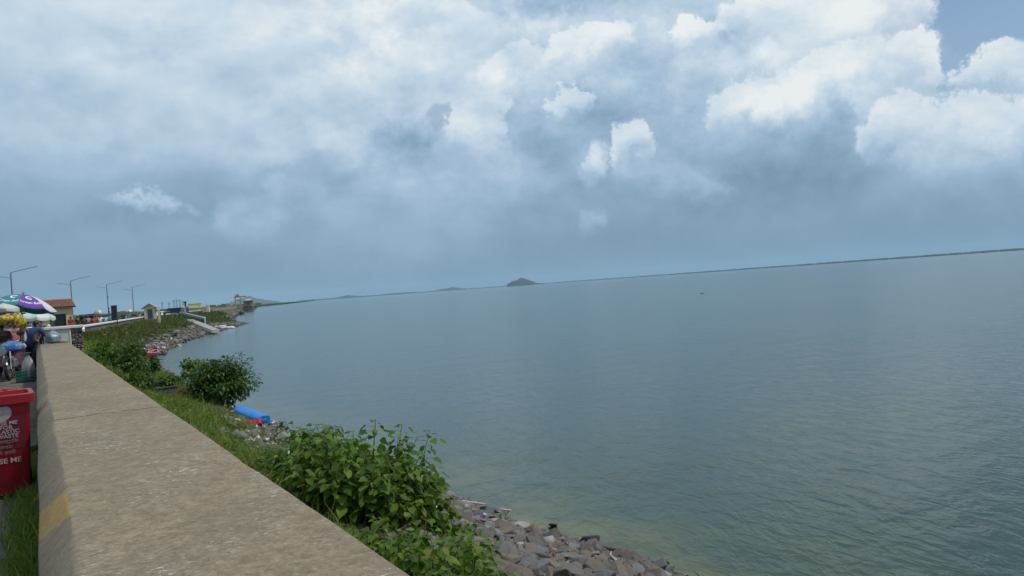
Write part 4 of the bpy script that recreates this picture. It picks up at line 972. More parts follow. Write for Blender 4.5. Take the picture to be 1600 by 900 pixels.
tag(b.build('wall', CREAM, gh), kind='stuff')
f = MB()
for c, s_ in (((wx0+.04, 0, (wz0+wz1)/2), (.08, .10, wz1-wz0)), ((wx1-.04, 0, (wz0+wz1)/2), (.08, .10, wz1-wz0)), (((wx0+wx1)/2, 0, wz1-.04), (wx1-wx0-.16, .10, .08)), (((wx0+wx1)/2, 0, wz0+.04), (wx1-wx0-.16, .10, .08))): f.box((c[0], -Dp/2+.03, c[2]), s_)
fr = tag(f.build('window', mat('dark_frame', (.05, .035, .03), .5), gh), kind='stuff')
b = MB(); b.box(((wx0+wx1)/2, -Dp/2+.12, (wz0+wz1)/2), (wx1-wx0-.16, .02, wz1-wz0-.16)); b.build('pane', DARKW, fr)
b = MB(); b.box(((wx0+wx1)/2, -Dp/2-.07, wz0-.06), (1.35, .20, .08), bev=.01); b.build('sill', CREAM2, gh)
b = MB(); b.box((-.80, -Dp/2-.02, .95), (.34, .06, 1.9)); b.build('door', mat('brown_door', (.09, .06, .045), .6), gh)
# gable roof, ridge along x; each tile course is a row of half-round tiles
ov = .28; run = Dp/2+ov; rise_ = .72
for sgn, lab in ((-1, None), (1, None)):
    b = MB(); nt = 17; nr = 8
    for r_ in range(nr):
        for k in range(nt):
            x = -(Wd/2+ov)+(Wd+2*ov)*(k+.5)/nt; wv_ = (Wd+2*ov)/nt
            y0 = sgn*(run*(1-r_/nr)+.04); y1 = sgn*run*(1-(r_+1)/nr); za = Ht+rise_*(r_/nr)+.05; zb = Ht+rise_*((r_+1)/nr)+.015
            vs = []
            for y, z in ((y0, za), (y1, zb)):
                for q in range(4): a = math.pi*q/3; vs.append((x-wv_*.5*math.cos(a), y, z+.055*math.sin(a)))
            b.add(vs, [(q, q+1, q+5, q+4) for q in range(3)])
    tag(b.build('roof_tiles', TILE, gh), kind='stuff')
b = MB(); b.prism([(-run, Ht-.02), (0, Ht+rise_-.02), (run, Ht-.02), (run, Ht-.08), (0, Ht+rise_-.10), (-run, Ht-.08)], -(Wd/2+ov), Wd/2+ov); b.build('roof_deck', mat('roof_underside', (.16, .10, .07), .8), gh)
b = MB(); b.tube([(-(Wd/2+ov), 0, Ht+rise_+.04), (Wd/2+ov, 0, Ht+rise_+.04)], .09, 8); b.build('ridge_tiles', TILE, gh, True)
b = MB(); b.prism([(-Dp/2, Ht), (0, Ht+rise_*.8), (Dp/2, Ht)], -Wd/2, -Wd/2+.12); b.build('gable', CREAM, gh); b = MB(); b.prism([(-Dp/2, Ht), (0, Ht+rise_*.8), (Dp/2, Ht)], Wd/2-.12, Wd/2); b.build('gable', CREAM, gh)

# dark notice board on two posts
p = atg(180.5, 514); p.y += 0
sb = thing('notice_board', 'tall narrow black notice board on two posts in the grass', 'sign', (p.x, p.y, p.z-.05), FACE(180)-R(60))
dd = (p-EYE).dot(FW); sc_ = 38*dd/1280
b = MB(); b.box((0, 0, sc_*.68), (1.05, .07, sc_*.62), bev=.01); b.build('board', mat('black_board', (.012, .012, .018), .6, .15, 2), sb)
for x in (-.36, .36): b = MB(); b.box((x, .075, sc_*.45), (.09, .07, sc_*.9)); b.build('post', mat('dark_post', (.03, .028, .03), .7), sb)
b = MB()
for x0 in (-.53, .53): b = MB(); b.box((x0, 0, sc_*.68), (.05, .09, sc_*.63)); b.build('edge_strip', mat('violet_edge', (.05, .035, .09), .6), sb)

# ------------------------------------------------------------------ gauge hut with a blue door
pb = atd(236, 498.5, 140)
hs = 140/1280.0
hut = thing('gauge_hut', 'small cream hut with gabled roof and blue violet door on the dam edge', 'hut', (pb.x, pb.y, 1.6-11.2*hs), FACE(236)+R(-9))
hw, hd, hh = 15.5*hs, 14*hs, 17.6*hs
BLUED = mat('blue_door_paint', (.070, .066, .18), .6, .12, 2); GREYR = mat('grey_roof_slab', (.33, .33, .32), .85, .15, 1)
b = MB(); dw, dh = 7.2*hs, 15.2*hs; dx0 = .2*hs
for c, s_ in (((-(hw/2+dw/2-dx0)/2-.0, 0, hh/2), (hw/2-dw/2+dx0, hd, hh)), (((hw/2+dw/2+dx0)/2, 0, hh/2), (hw/2-dw/2-dx0, hd, hh)), ((dx0, 0, (dh+hh)/2), (dw, hd, hh-dh)), ((dx0, .16, dh/2), (dw, hd-.34, dh))): b.box(c, s_)
tag(b.build('wall', CREAM, hut), kind='stuff')
b = MB(); b.box((dx0, -hd/2+.06, dh/2), (dw-.02, .05, dh-.01)); dr = b.build('door', BLUED, hut); b = MB(); b.box((dx0+dw*.34, -hd/2+.02, dh*.48), (.10, .03, .05)); b.build('handle', STEEL, dr)
for s_ in (-1, 1): b = MB(); b.box((s_*(hw/2-.10), -hd/2-.04, hh/2), (.20, .08, hh)); b.build('pilaster', CREAM2, hut)
gr = 7.0*hs; o_ = 4.2*hs; th = .13
for s_ in (-1, 1):
    b = MB(); v = [(0, hh+gr), (s_*(hw/2+o_), hh-.06), (s_*(hw/2+o_), hh-.06-th), (0, hh+gr-th)]
    vs = [(x, y, z) for y in (-hd/2-o_*.7, hd/2+o_*.7) for x, z in v]; b.add(vs, [(0, 1, 2, 3), (7, 6, 5, 4), (0, 4, 5, 1), (1, 5, 6, 2), (2, 6, 7, 3), (3, 7, 4, 0)]); b.build('roof_slab', GREYR, hut)
b = MB(); vs = [(x, y, z) for y in (-hd/2, -hd/2+.15) for x, z in ((-hw/2, hh), (hw/2, hh), (0, hh+gr*.86))]; b.add(vs, [(0, 1, 2), (5, 4, 3), (0, 3, 4, 1), (1, 4, 5, 2), (2, 5, 3, 0)]); b.build('gable', CREAM, hut)
b = MB(); b.box((0, 0, -1.0), (hw+.5, hd+.5, 2.0), bev=.04); b.build('plinth', mat('brown_plinth', (.20, .15, .11), .9, .3, 1, .3, 4), hut)
b = MB(); b.box((hw/2+.5, -.2, .2), (.35, .35, 2.6)); b.build('pier', CREAM2, hut)

# ------------------------------------------------------------------ steps, gauge gangway and float on the far bank
CONC = mat('pale_concrete', (.48, .47, .44), .85, .15, .8, .2, 6, dirt=((.30, .29, .27, 1), .6)); PIPEW = mat('pale_steel', (.55, .57, .58), .5, .1, 2); PIPED = mat('dark_steel', (.03, .032, .036), .6)
def slope_thing(name, label, cat, a, b_): p0, p1 = a, b_; t = thing(name, label, cat, p0); return t, (p1-p0)
A = atg(296, 504)+Vector((0, 0, .25)); B = atz(337, 519.2, WATER+.3)
stp, v = slope_thing('bank_steps', 'pale concrete steps running down the grassy bank into the water', 'steps', A, B); n = 26; sd = Vector((v.y, -v.x, 0)).normalized()*-1.0
for k in range(n):
    b = MB(); c = v*((k+.5)/n); ang = math.atan2(v.y, v.x); b.box((c.x, c.y, c.z+.16), (v.xy.length/n*1.02, 1.25, .55), rot=Matrix.Rotation(ang, 3, 'Z')); b.build('step', CONC, stp)
A = atg(281, 497.5); B = atg(319.5, 510.5); A.z += 1.0; B.z += 1.3
gw, v = slope_thing('gauge_gangway', 'dark sloping gangway with pale rails and a white frame above the steps', 'gangway', A, B); sd = Vector((v.y, -v.x, 0)).normalized()
b = MB(); b.tube([(0, 0, 0), v], .30, 8); b.build('pipe', PIPED, gw, True); 
b = MB(); b.tube([Vector((0, 0, .42))-sd*.2, v+Vector((0, 0, .42))-sd*.2], .12, 6); b.build('rail', PIPEW, gw); b = MB(); b.tube([v+Vector((0, 0, .42))-sd*.2, v*1.03+Vector((0, 0, .35)), v*1.03-Vector((0, 0, .75))], .12, 6); b.build('end_rail', PIPEW, gw)
for k in range(5): c = v*(k/4); b = MB(); b.tube([c+Vector((0, 0, -.2)), c+Vector((0, 0, -1.6))], .12, 6); b.build('support', PIPED, gw)
c = v*.12; b = MB(); h_ = .9*1.0; e = v.normalized()
b.tube([c+Vector((0, 0, .3)), c+e*1.6+Vector((0, 0, 1.75)), c+e*5.2+Vector((0, 0, 1.75)), c+e*4.6+Vector((0, 0, .3))], .22, 6); b.build('white_frame', PIPEW, gw)
q = atz(346, 514.4, WATER); fl = thing('moored_float', 'small white float moored at the rocks right of the steps', 'float', (q.x, q.y, WATER-.1), R(-20)); b = MB(); b.box((0, 0, .3), (5.0, 2.0, .5), bev=.15, taper=.95); b.build('deck', WHT, fl); b = MB(); b.box((-.5, 0, .68), (2.6, 1.2, .28), bev=.08); b.build('cover', mat('float_cover', (.70, .72, .73), .6), fl)

# ------------------------------------------------------------------ yellow control building, crane, pump house, booths, mast
YB = mat('yellow_block', (.50, .45, .26), .85, .08, .1); YB2 = mat('yellow_block_low', (.43, .38, .27), .85, .1, .1)
def sizeat(d): return d/1280.0
d = 290; k_ = sizeat(d); p = atd(304, 486.3, d)
yb = thing('control_building', 'stepped pale yellow building behind the dam parapet with a raised middle block', 'building', (p.x, p.y, 0), FACE(304)+R(3)); zb = 0
b = MB(); b.box((0, 4, 4.0*k_), (44*k_, 9, 8.0*k_)); b.build('low_wing', YB2, yb); b = MB(); b.box((1.5*k_, 5.5, 10.5*k_), (18*k_, 8, 8.5*k_)); b.build('upper_block', YB, yb); b = MB(); b.box((15*k_, 4.5, 8.9*k_), (13*k_, 8, 3.2*k_)); b.build('side_block', YB, yb)
for c, s_ in (((1.5*k_, 5.5, 15.0*k_), (19*k_, 8.4, .5*k_)), ((0, 4, 8.1*k_), (45*k_, 9.4, .4*k_))): b = MB(); b.box(c, s_); b.build('parapet_band', CREAM2, yb)
for x in (-15, -8, 10, 17): b = MB(); b.box((x*k_, -.52, 4.5*k_), (2.6*k_, .08, 2.4*k_)); b.build('window', mat('shuttered_window', (.30, .27, .20), .6), yb)
p = atd(325.3, 484.5, 285); pr = thing('white_pier', 'white square pier standing at the right end of the yellow building', 'pier', (p.x, p.y, 0), -PSI); b = MB(); b.box((0, 0, 1.15), (4.2*k_, 4.2*k_, 2.3)); b.build('shaft', white_m, pr); b = MB(); b.box((0, 0, 2.4), (5*k_, 5*k_, .22)); b.build('cap', white_m, pr)
p = atd(290, 482, 300); wt = thing('signal_mast', 'thin dark mast with a small box head left of the yellow building', 'mast', (p.x, p.y, 0), 0); b = MB(); b.tube([(0, 0, 0), (0, 0, 3.9)], .30, 8); b.build('mast_pole', PIPED, wt); b = MB(); b.box((0, 0, 4.15), (.95, .95, .55), bev=.08); b.build('head_box', PIPED, wt)
CRY = mat('crane_yellow', (.45, .21, .03), .6, .2, .3, dirt=((.20, .10, .04, 1), .6))
d = 540; k_ = sizeat(d); p = atd(372.5, 479.6, d); cr = thing('gantry_crane', 'yellow gantry crane standing on the dam near its end', 'crane', (p.x, p.y, p.z), FACE(372))
for x in (-4.2, 4.2):
    for y in (-1.5, 1.5): b = MB(); b.tube([(x*k_, y, 0), (x*k_*.92, y*.8, 15*k_)], .75*k_*1.1, 4); b.build('leg', CRY, cr)
    b = MB(); b.box((x*k_, 0, .6*k_), (1.6*k_, 5, 1.0*k_)); b.build('bogie', CRY, cr); b = MB(); b.box((x*.95*k_, 0, 9.5*k_), (1.1*k_, 3, 1.0*k_)); b.build('tie', CRY, cr)
b = MB(); b.box((-.0, 0, 10.8*k_), (8*k_, 1.2, 1.2*k_)); b.build('cross_tie', CRY, cr)
b = MB(); b.box((3.2*k_, 0, 15.8*k_), (18*k_, 2.4, 1.8*k_)); b.build('bridge_girder', CRY, cr); b = MB(); b.box((-.6*k_, 0, 18*k_), (5.5*k_, 3, 3*k_)); b.build('hoist_house', CRY, cr); b = MB(); b.tube([(0, 0, 19*k_), (0, 0, 22*k_)], .35*k_, 6); b.build('mast_pole', CRY, cr)
BRK = mat('pale_brick', (.36, .235, .165), .9, .15, .3); d = 565; k_ = sizeat(d); p = atd(388.8, 485.0, d)
ph = thing('pump_house', 'pinkish brick pump house with an overhanging flat roof at the dam end', 'building', (p.x, p.y, p.z), FACE(389)-R(4))
b = MB(); b.box((-.5*k_, 2, 3.5*k_), (14.5*k_, 12, 7.2*k_)); b.build('water_pier', mat('dark_masonry', (.10, .10, .10), .9, .3, .3), ph); b = MB(); b.box((-.3*k_, 2, 11*k_), (12.5*k_, 10, 7.6*k_)); b.build('wall', BRK, ph)
b = MB(); b.box((-.3*k_, 2, 15.4*k_), (17.5*k_, 14, 1.0*k_)); b.build('roof', mat('pink_slab', (.42, .34, .28), .85), ph); b = MB(); b.box((0, 2, 16.9*k_), (9*k_, 8, 1.8*k_), taper=.6); b.build('roof_cap', mat('pink_slab2', (.44, .38, .33), .85), ph)
b = MB(); b.box((.5*k_, -3.05, 10.3*k_), (1.9*k_, .1, 2.2*k_)); b.build('window', DARKW, ph)
d = 500; k_ = sizeat(d); p = atd(358.5, 480.6, d); bo = thing('roadside_booth', 'small pale yellow booth on the dam left of the crane', 'booth', (p.x, p.y, 0), -PSI); b = MB(); b.box((0, 0, 3*k_), (7*k_, 3, 6*k_)); b.build('wall', YB, bo); b = MB(); b.box((0, 0, 6.3*k_), (8.4*k_, 3.6, .7*k_)); b.build('roof', CREAM2, bo)
# substation masts far behind
mast0 = None
for j, px in enumerate((254, 264.5, 272, 276.5, 281.5, 286.5)):
    p = atd(px, 482, 640); H_ = (6.0, 5.5, 6.5, 6.8, 6.6, 5.8)[j]
    labs = ('lattice mast nearest the hut among the far substation masts', 'lattice mast second from the hut in the far substation', 'third lattice mast from the hut, start of the tight cluster', 'fourth lattice mast from the hut in the tight cluster', 'fifth lattice mast from the hut, beside the dark signal mast', 'last lattice mast of the substation row, right behind the dark signal mast')
    if mast0 is None:
        t = mast0 = thing('lattice_mast', labs[j], 'mast', (p.x, p.y, -1.8), 0, 'far substation masts'); 
        for sx in (-1, 1):
            for sy in (-1, 1): b = MB(); b.tube([(sx*.6, sy*.6, 0), (sx*.2, sy*.2, 11)], .10, 4); b.build('corner_leg', STEEL, t)
        b = MB(); b.box((0, 0, 9.6), (2.6, .22, .22)); b.build('cross_arm', STEEL, t)
    else: t = copy_tree(mast0); t.location = (p.x, p.y, -1.8); t['label'] = labs[j]
    t.scale = (1, 1, H_/6.2)

# ------------------------------------------------------------------ stalls, parked vehicles and the crowd on the dam road
def stall(label, px, d, wpx, hpx, roof_m, side_m):
    k_ = sizeat(d); p = atd(px, 490, d); t = thing('roadside_stall', label, 'stall', (p.x, p.y, 0), FACE(px)); w_, h_ = wpx*k_, hpx
    b = MB(); b.box((0, 0, h_+.05), (w_*1.08, 1.8, .08)); b.build('roof', roof_m, t)
    for x in (-.46, .46):
        for y in (-.75, .75): b = MB(); b.box((x*w_, y, h_/2), (.06, .06, h_)); b.build('post', DKW, t)
    b = MB(); b.box((0, .7, h_*.55), (w_*.9, .05, h_*.8)); b.build('back_sheet', side_m, t); b = MB(); b.box((0, -.55, .75), (w_*.85, .5, .08)); b.build('counter', WOOD, t)
stall('dark sheeted roadside stall behind the white parapet right of the person in red', 135, 88, 20, 1.72, mat('dark_sheet', (.03, .045, .045), .7), mat('dark_sheet2', (.02, .026, .026), .8))
stall('low blue roofed stall behind the parapet left of the black notice board', 161, 105, 16, 1.62, mat('blue_sheet', (.10, .20, .27), .7), mat('grey_sheet', (.16, .20, .22), .8))
PINKF = mat('faded_pink_fabric', (.50, .27, .24), .7); 
for px, py, d, lab in ((154, 487, 95, 'faded pink and white parasol behind the parapet left of the black notice board'), (201.5, 487, 135, 'faded pink parasol behind the parapet near the farthest lamp')):
    p = atd(px, 490, d); z = 1.6+(492.5-py)*sizeat(d)*1.0
    umbrella('parasol', lab, (p.x, p.y, 0), 6.2*sizeat(d), 2.0, .25, [PINKF, PINKF, WHT, PINKF], (R(0), R(0)), val=.16, n=8)
def car(label, px, d, rz, paint, L_=3.9, H_=1.5, Wc=1.65, box=False):
    p = atd(px, 490, d); t = thing('parked_car' if not box else 'parked_van', label, 'car' if not box else 'van', (p.x, p.y, 0.01), rz, 'vehicles parked along the dam road')
    l = L_/2
    if box: prof = [(-l, .35), (-l, H_*.95), (-l+.15, H_), (l-.9, H_), (l-.35, H_*.62), (l, H_*.5), (l, .35)]
    else: prof = [(-l, .32), (-l, .82), (-l+.25, .92), (-l+.65, H_-.04), (-l+1.0, H_), (l-1.9, H_), (l-1.15, .94), (l-.1, .80), (l, .55), (l, .32)]
    b = MB(); b.prism(prof, -Wc/2, Wc/2); b.build('body', paint, t)
    for s_ in (-1, 1):
        b = MB(); b.box((s_*(Wc/2+.006), -.15 if not box else .2, H_*.76), (.014, L_*.44, H_*.24)); b.build('side_window', DARKW, t)
        for y in (-l*.62, l*.62): b = MB(); b.lathe([(.16, -.10), (.30, -.10), (.32, 0), (.30, .10), (.16, .10)], 16, (s_*(Wc/2-.08), y, .32), 'X'); b.build('wheel', BLKR, t)
    b = MB(); b.box((0, -l-.008 if box else -l+.40, H_*.72), (Wc*.8, .03, H_*.26), rot=None if box else Matrix.Rotation(R(-28), 3, 'X')); b.build('rear_window', DARKW, t)
    for s_ in (-1, 1): b = MB(); b.box((s_*Wc*.40, -l-.01, .72), (.16, .03, .14)); b.build('tail_lamp', MATS['red_lamp'], t)
    return t
car('white parked car just right of the small hut', 252, 175, -R(12), mat('car_white', (.62, .63, .64), .3, .05)); car('dark maroon parked van behind the parapet left of the yellow building', 276, 205, R(60), mat('car_maroon', (.035, .02, .05), .3), 5.4, 2.1, 1.9, True)
car('blue grey parked car behind the parapet between white car and maroon van', 263, 190, -R(80), mat('car_blue', (.14, .22, .29), .3)); car('silver parked car behind the parapet just left of the hut', 221, 165, -R(85), mat('car_silver', (.22, .28, .32), .3)); car('teal grey parked car left of the silver car near the farthest lamp', 212, 158, -R(78), mat('car_teal', (.10, .17, .19), .3))
crowd = (('person in a red top standing at the white parapet by the dark stall', 146, 84, 0, red_c, mar_c), ('person in maroon at the right side of the dark stall', 149.5, 86, 40, mar_c, navy_c), ('person in white shirt at the parapet under the pink parasol', 156, 90, 160, white_c, grey_c),
         ('person in pale blue shirt at the parapet right of the pink parasol', 164, 93, 190, cloth('paleblue', (.30, .40, .50)), navy_c), ('person in teal shirt at the parapet below the third lamp', 170.5, 96, 170, teal_c, navy_c), ('person in grey shirt inside the dark stall', 137, 87, 180, grey_c, navy_c),
         ('person in pink top just left of the black notice board', 173.5, 98, 200, pink_c, pink_c), ('person in navy right of the black notice board', 192, 118, 150, navy_c, navy_c), ('person in teal top far along the parapet under the second pink parasol', 201, 128, 150, teal_c, grey_c),
         ('person in red top far along the parapet near the hut', 214, 136, 150, red_c, navy_c), ('person in white top far along the parapet beside the one in red near the hut', 218, 139, 150, white_c, navy_c), ('person in dark clothes just right of the hut', 249.5, 160, 150, navy_c, navy_c),
         ('person in maroon right of the hut by the white car', 257, 170, 190, mar_c, navy_c), ('person in olive shirt in the shade of the dark stall', 131, 85, 150, olive_c, navy_c), ('person in red further along the road beyond the maroon van', 286, 230, 150, red_c, navy_c), ('person in white further along the road near the dark mast', 290, 236, 150, white_c, navy_c))
protos = [person(crowd[0][0], (0, 0, 0), 0, crowd[0][4], crowd[0][5], group='people along the dam parapet', sub=0),
          person(crowd[1][0], (0, 0, 0), 0, crowd[1][4], crowd[1][5], dict(elR=(.27, .10, 1.18), wrR=(.16, .28, 1.22), paR=(.13, .33, 1.25)), group='people along the dam parapet', sub=0)]
for i, (lab, px, d, rz, a, c) in enumerate(crowd):
    if i < 2: t = protos[i]
    else:
        t = copy_tree(protos[i % 2]); t['label'] = lab
        for ch in t.children:
            m_ = a if ch.name.startswith('shirt') else c if ch.name.startswith('trousers') else None
            if m_: ch.material_slots[0].link = 'OBJECT'; ch.material_slots[0].material = m_
    p = atd(px, 490, d); t.location = (p.x, p.y, 0); t.rotation_euler = (0, 0, R(rz)); t.scale = (.92+.1*((i*37) % 10)/10,)*3

# ------------------------------------------------------------------ things on the bank
DRB = mat('blue_plastic', (.014, .20, .62), .5, .16, 4, .15, 30, dirt=((.10, .20, .36, 1), .55))
a = atg(371, 650); b_ = atg(414, 668); v = b_-a; L_ = v.length
dr = thing('plastic_float', 'bright blue moulded plastic float lying on the rocks beside the round tree', 'float', a+Vector((0, 0, .22)))
dr.rotation_euler = v.to_track_quat('X', 'Z').to_euler()
b = MB(); vs = []; ns, nk = 22, 20                            # long moulded float: flat-topped rounded section, blunt near end, rounded far end, two grooves along it
for i in range(ns+1):
    u = i/ns; e_ = min(1, (u/.16))**.45 if u < .16 else (1-max(0, (u-.93)/.07)**2*.22)
    if u == 0: e_ = .25
    for k in range(nk):
        a_ = 2*math.pi*k/nk; ca, sa = math.cos(a_), math.sin(a_); sg = lambda v, p: math.copysign(abs(v)**p, v)
        gr = .95 if k in (2, 3, 7, 8) and .1 < u < .96 else 1.0
        vs.append((u*L_, .25*e_*sg(ca, .55)*gr, .165*(.55+.45*e_)*sg(sa, .55)*gr-.03+.04*(2*u-1)**2))
b.add(vs, [(i*nk+j, i*nk+(j+1) % nk, (i+1)*nk+(j+1) % nk, (i+1)*nk+j) for i in range(ns) for j in range(nk)]+[tuple(reversed(range(nk))), tuple(range(ns*nk, ns*nk+nk))]); b.build('hull', DRB, dr, True, 50)
b = MB(); b.box((L_+.006, 0, .0), (.03, .20, .10), bev=.01); b.build('end_plate', mat('blue_plastic_worn', (.02, .14, .46), .5, .2, 6), dr)
q = atg(397, 668); rgb_ = thing('red_cloth', 'crumpled bright red cloth lying against the blue float', 'cloth', q+Vector((0, 0, .02)))
b = MB(); r = random.Random(4); n = 9; vs = []
for i in range(n):
    for j in range(n): u, w_ = i/(n-1)-.5, j/(n-1)-.5; vs.append((u*.44, w_*.30, .06+.10*math.sin(u*13+w_*5)+.06*math.sin(w_*17)+r.uniform(0, .03)))
b.add(vs, [(i*n+j, (i+1)*n+j, (i+1)*n+j+1, i*n+j+1) for i in range(n-1) for j in range(n-1)])
o = b.build('folds', cloth('bright_red', (.55, .03, .07)), rgb_, True, 80); md = o.modifiers.new('s', 'SOLIDIFY'); md.thickness = .01
# red boat drawn up at the inner end of the bay
a = atg(224, 559); b_ = atg(245, 563); q = (a+b_)/2
bt = thing('red_boat', 'small red boat with a pale stripe drawn up on the rocks in the bay', 'boat', (q.x, q.y, q.z+.02), math.atan2((b_-a).y, (b_-a).x)); L_ = max(2.0, (b_-a).length*1.02); n = 13; vs = []
for i in range(n):
    u = i/(n-1)*2-1; wd = .50*(1-abs(u)**2.6)+.02; sh = .52+.16*u*u
    for yy_, zz in ((-1, sh), (-.92, sh-.12), (-.70, .10), (0, .0), (.70, .10), (.92, sh-.12), (1, sh)): vs.append((u*L_/2, yy_*wd, zz))
b = MB(); b.add(vs, [(i*7+j, i*7+j+1, i*7+8+j, i*7+7+j) for i in range(n-1) for j in range(6)]); o = b.build('hull', mat('boat_red', (.45, .025, .03), .45, .15, 3), bt, True, 60); md = o.modifiers.new('s', 'SOLIDIFY'); md.thickness = .035
for s_ in (-1, 1):
    b = MB(); b.tube([(i/6*L_/2*.98, s_*(.50*(1-abs(i/6*.98)**2.6)+.035), .535+.16*(i/6)**2) for i in range(-6, 7)], .03, 6); b.build('gunwale', mat('boat_stripe', (.60, .45, .42), .5), bt, True)
for u in (-.45, .1): b = MB(); b.box((u*L_/2, 0, .38), (.20, .84, .03)); b.build('thwart', WOOD, bt)
# broken concrete block with rusty rods
q = atg(258, 617); cb = thing('concrete_block', 'broken dark concrete block half buried in weeds beside the wall', 'block', (q.x, q.y, q.z-.12), R(18))
b = MB(); b.box((0, 0, .18), (.66, .5, .36), bev=.03); b.box((0, 0, .385), (.74, .56, .05), bev=.01)
o = tag(b.build('block_body', mat('dark_concrete', (.075, .062, .052), .9, .35, 3, .4, 9), cb), kind='stuff')
for k in range(4): b = MB(); b.tube([(.31, -.2+.13*k, .28), (.50+.05*k, -.25+.14*k, .33-.05*k), (.60, -.3+.2*k, .14)], .012, 6); b.build('rusty_rod', mat('rust', (.20, .07, .04), .8, .3, 20), cb)
# driftwood by the waterline
for k, (pts, r_, lab) in enumerate(((((722, 794), (742, 799), (760, 801)), .022, 'pale driftwood branch lying on the rocks at the waterline'), (((968, 898), (955, 886)), .02, 'short pale stick lying on the rocks near the bottom of the picture'), (((780, 806), (800, 811), (828, 813)), .018, 'thin pale stick lying in the shallow water beyond the driftwood'))):
    P_ = [atg(*c) for c in pts]; t = thing('driftwood', lab, 'driftwood', P_[0]+Vector((0, 0, .14))); pts_ = [Vector(c)-P_[0] for c in P_]
    b = MB(); b.tube([pts_[0]]+[c+Vector((0, 0, .03)) for c in pts_[1:]], [r_]*(len(pts_)-1)+[r_*.5], 7); b.build('stem', mat('bleached_wood', (.42, .37, .31), .85, .2, 12), t, True)
    c = pts_[1]; b = MB(); b.tube([c+Vector((0, 0, .02)), c+Vector((.12, .14, .015))], [r_*.7, r_*.3], 6); b.build('twig', MATS['bleached_wood'], t)
q = atz(1097, 458.6, WATER); t = thing('fishing_boat', 'tiny dark fishing boat far out on the open water', 'boat', (q.x, q.y, WATER-.1), R(60)); t.scale = (.6, .6, .6); n = 9; L_ = 3.4; vs = []
for i in range(n):
    u = i/(n-1)*2-1; wd = .7*(1-abs(u)**2.4)+.02; sh = .20+.10*u*u
    for yy_, zz in ((-1, sh), (-.8, .06), (0, 0), (.8, .06), (1, sh)): vs.append((u*L_/2, yy_*wd, zz))
b = MB(); b.add(vs, [(i*5+j, i*5+j+1, i*5+6+j, i*5+5+j) for i in range(n-1) for j in range(4)]); b.build('hull', PIPED, t, True); b = MB(); b.box((0, 0, .20), (.3, 1.2, .04)); b.build('thwart', WOOD, t)
# dark tyre-like boulders and stumps standing in the shallows
STUMP = mat('wet_stump', (.016, .015, .014), .35, .3, 9, .3, 14)
for px, py, h_, lab in ((286.7, 536.5, .25, 'left dark post standing in the water off the far rocks'), (290.5, 534.8, .32, 'right dark post standing in the water off the far rocks')):
    q = atz(px, py, WATER); t = thing('mooring_post', lab, 'post', (q.x, q.y, WATER-.6)); b = MB(); b.tube([(0, 0, 0), (.02, 0, .6), (.0, .03, .6+h_)], [.12, .11, .09], 8); b.build('timber', STUMP, t, True); b = MB(); b.lathe([(.11, .6+h_*.7), (.125, .6+h_*.75), (.11, .6+h_*.8)], 8); b.build('rope_band', mat('rope', (.10, .08, .06), .9), t)

# ------------------------------------------------------------------ rock armour of the bank
def hull_mesh(name, n, flat, seed, m):
    r = random.Random(seed); bm = bmesh.new()
    for _ in range(n):
        v = Vector((r.gauss(0, 1), r.gauss(0, 1), r.gauss(0, 1))).normalized(); k = r.uniform(.82, 1.0)
        v = Vector((max(-.78, min(.78, v.x*1.15)), max(-.72, min(.72, v.y*1.1)), max(-.62, min(.62, v.z)))); bm.verts.new((v.x*k*1.15, v.y*k, v.z*k*flat))
    res = bmesh.ops.convex_hull(bm, input=bm.verts); bmesh.ops.delete(bm, geom=[g for g in res['geom_interior'] if isinstance(g, bmesh.types.BMVert)], context='VERTS')
    bmesh.ops.dissolve_limit(bm, angle_limit=R(9), verts=bm.verts, edges=bm.edges)
    bmesh.ops.bevel(bm, geom=bm.edges[:], offset=.045, segments=1, affect='EDGES', profile=.6)
    me = bpy.data.meshes.new(name); bm.to_mesh(me); bm.free(); me.materials.append(m); return me
ROCKO, ROCKS = rockmat('rock_brown', True, [(0, (.070, .056, .047, 1)), (.5, (.125, .096, .079, 1)), (1, (.165, .128, .104, 1))]), rockmat('rock_heap', False)
ROCKG, ROCKP = rockmat('rock_grey', True, [(0, (.075, .077, .080, 1)), (.6, (.125, .130, .136, 1)), (1, (.175, .184, .19, 1))]), rockmat('rock_pale', True, [(0, (.28, .27, .25, 1)), (1, (.38, .37, .35, 1))])
rock_me = [hull_mesh('rock', 13, random.Random(i).uniform(.55, .85), 100+i, ROCKO) for i in range(16)]
def grass_edge(y):
    """share of the bank (0 crest .. 1 waterline) where weeds give way to stone"""
    return np.interp(y, [5, 8, 12, 15, 17, 20, 26, 32, 38, 46, 54, 62, 72, 85, 103, 119, 144, 172, 189, 200, 240, 330, 560], [.36, .36, .40, .40, .44, .50, .63, .70, .74, .84, .86, .82, .78, .72, .62, .60, .56, .56, .72, .86, .88, .92, .9])
def rock_spots(y0, y1, cell, size, jit=.5, seed=0):
    r = np.random.default_rng(seed); out = []
    y = y0
    while y < y1:
        a, b = float(xc(y)), float(xw(y)); g = float(grass_edge(y)); x = a+(b-a)*(g-.04)
        while x < b+(.45 if y < 60 else .8):
            px_, py_ = x+r.uniform(-jit, jit)*cell, y+r.uniform(-jit, jit)*cell
            out.append((px_, py_, size*math.exp(min(.35, r.normal(0, .26))))); x += cell
        y += cell
    return out
near = rock_spots(6.5, 18, .22, .148, seed=1)+rock_spots(18, 46, .22, .125, seed=11)+rock_spots(6.5, 20, .9, .18, seed=4); scored = []
for x, y, s_ in near:
    z = float(gz(x, y)); u, v, d = proj((x, y, z)); vis = -30 < u < 1630 and -30 < v < 915
    scored.append((s_/d*vis, x, y, z, s_))
scored.sort(reverse=True); rr = random.Random(5)
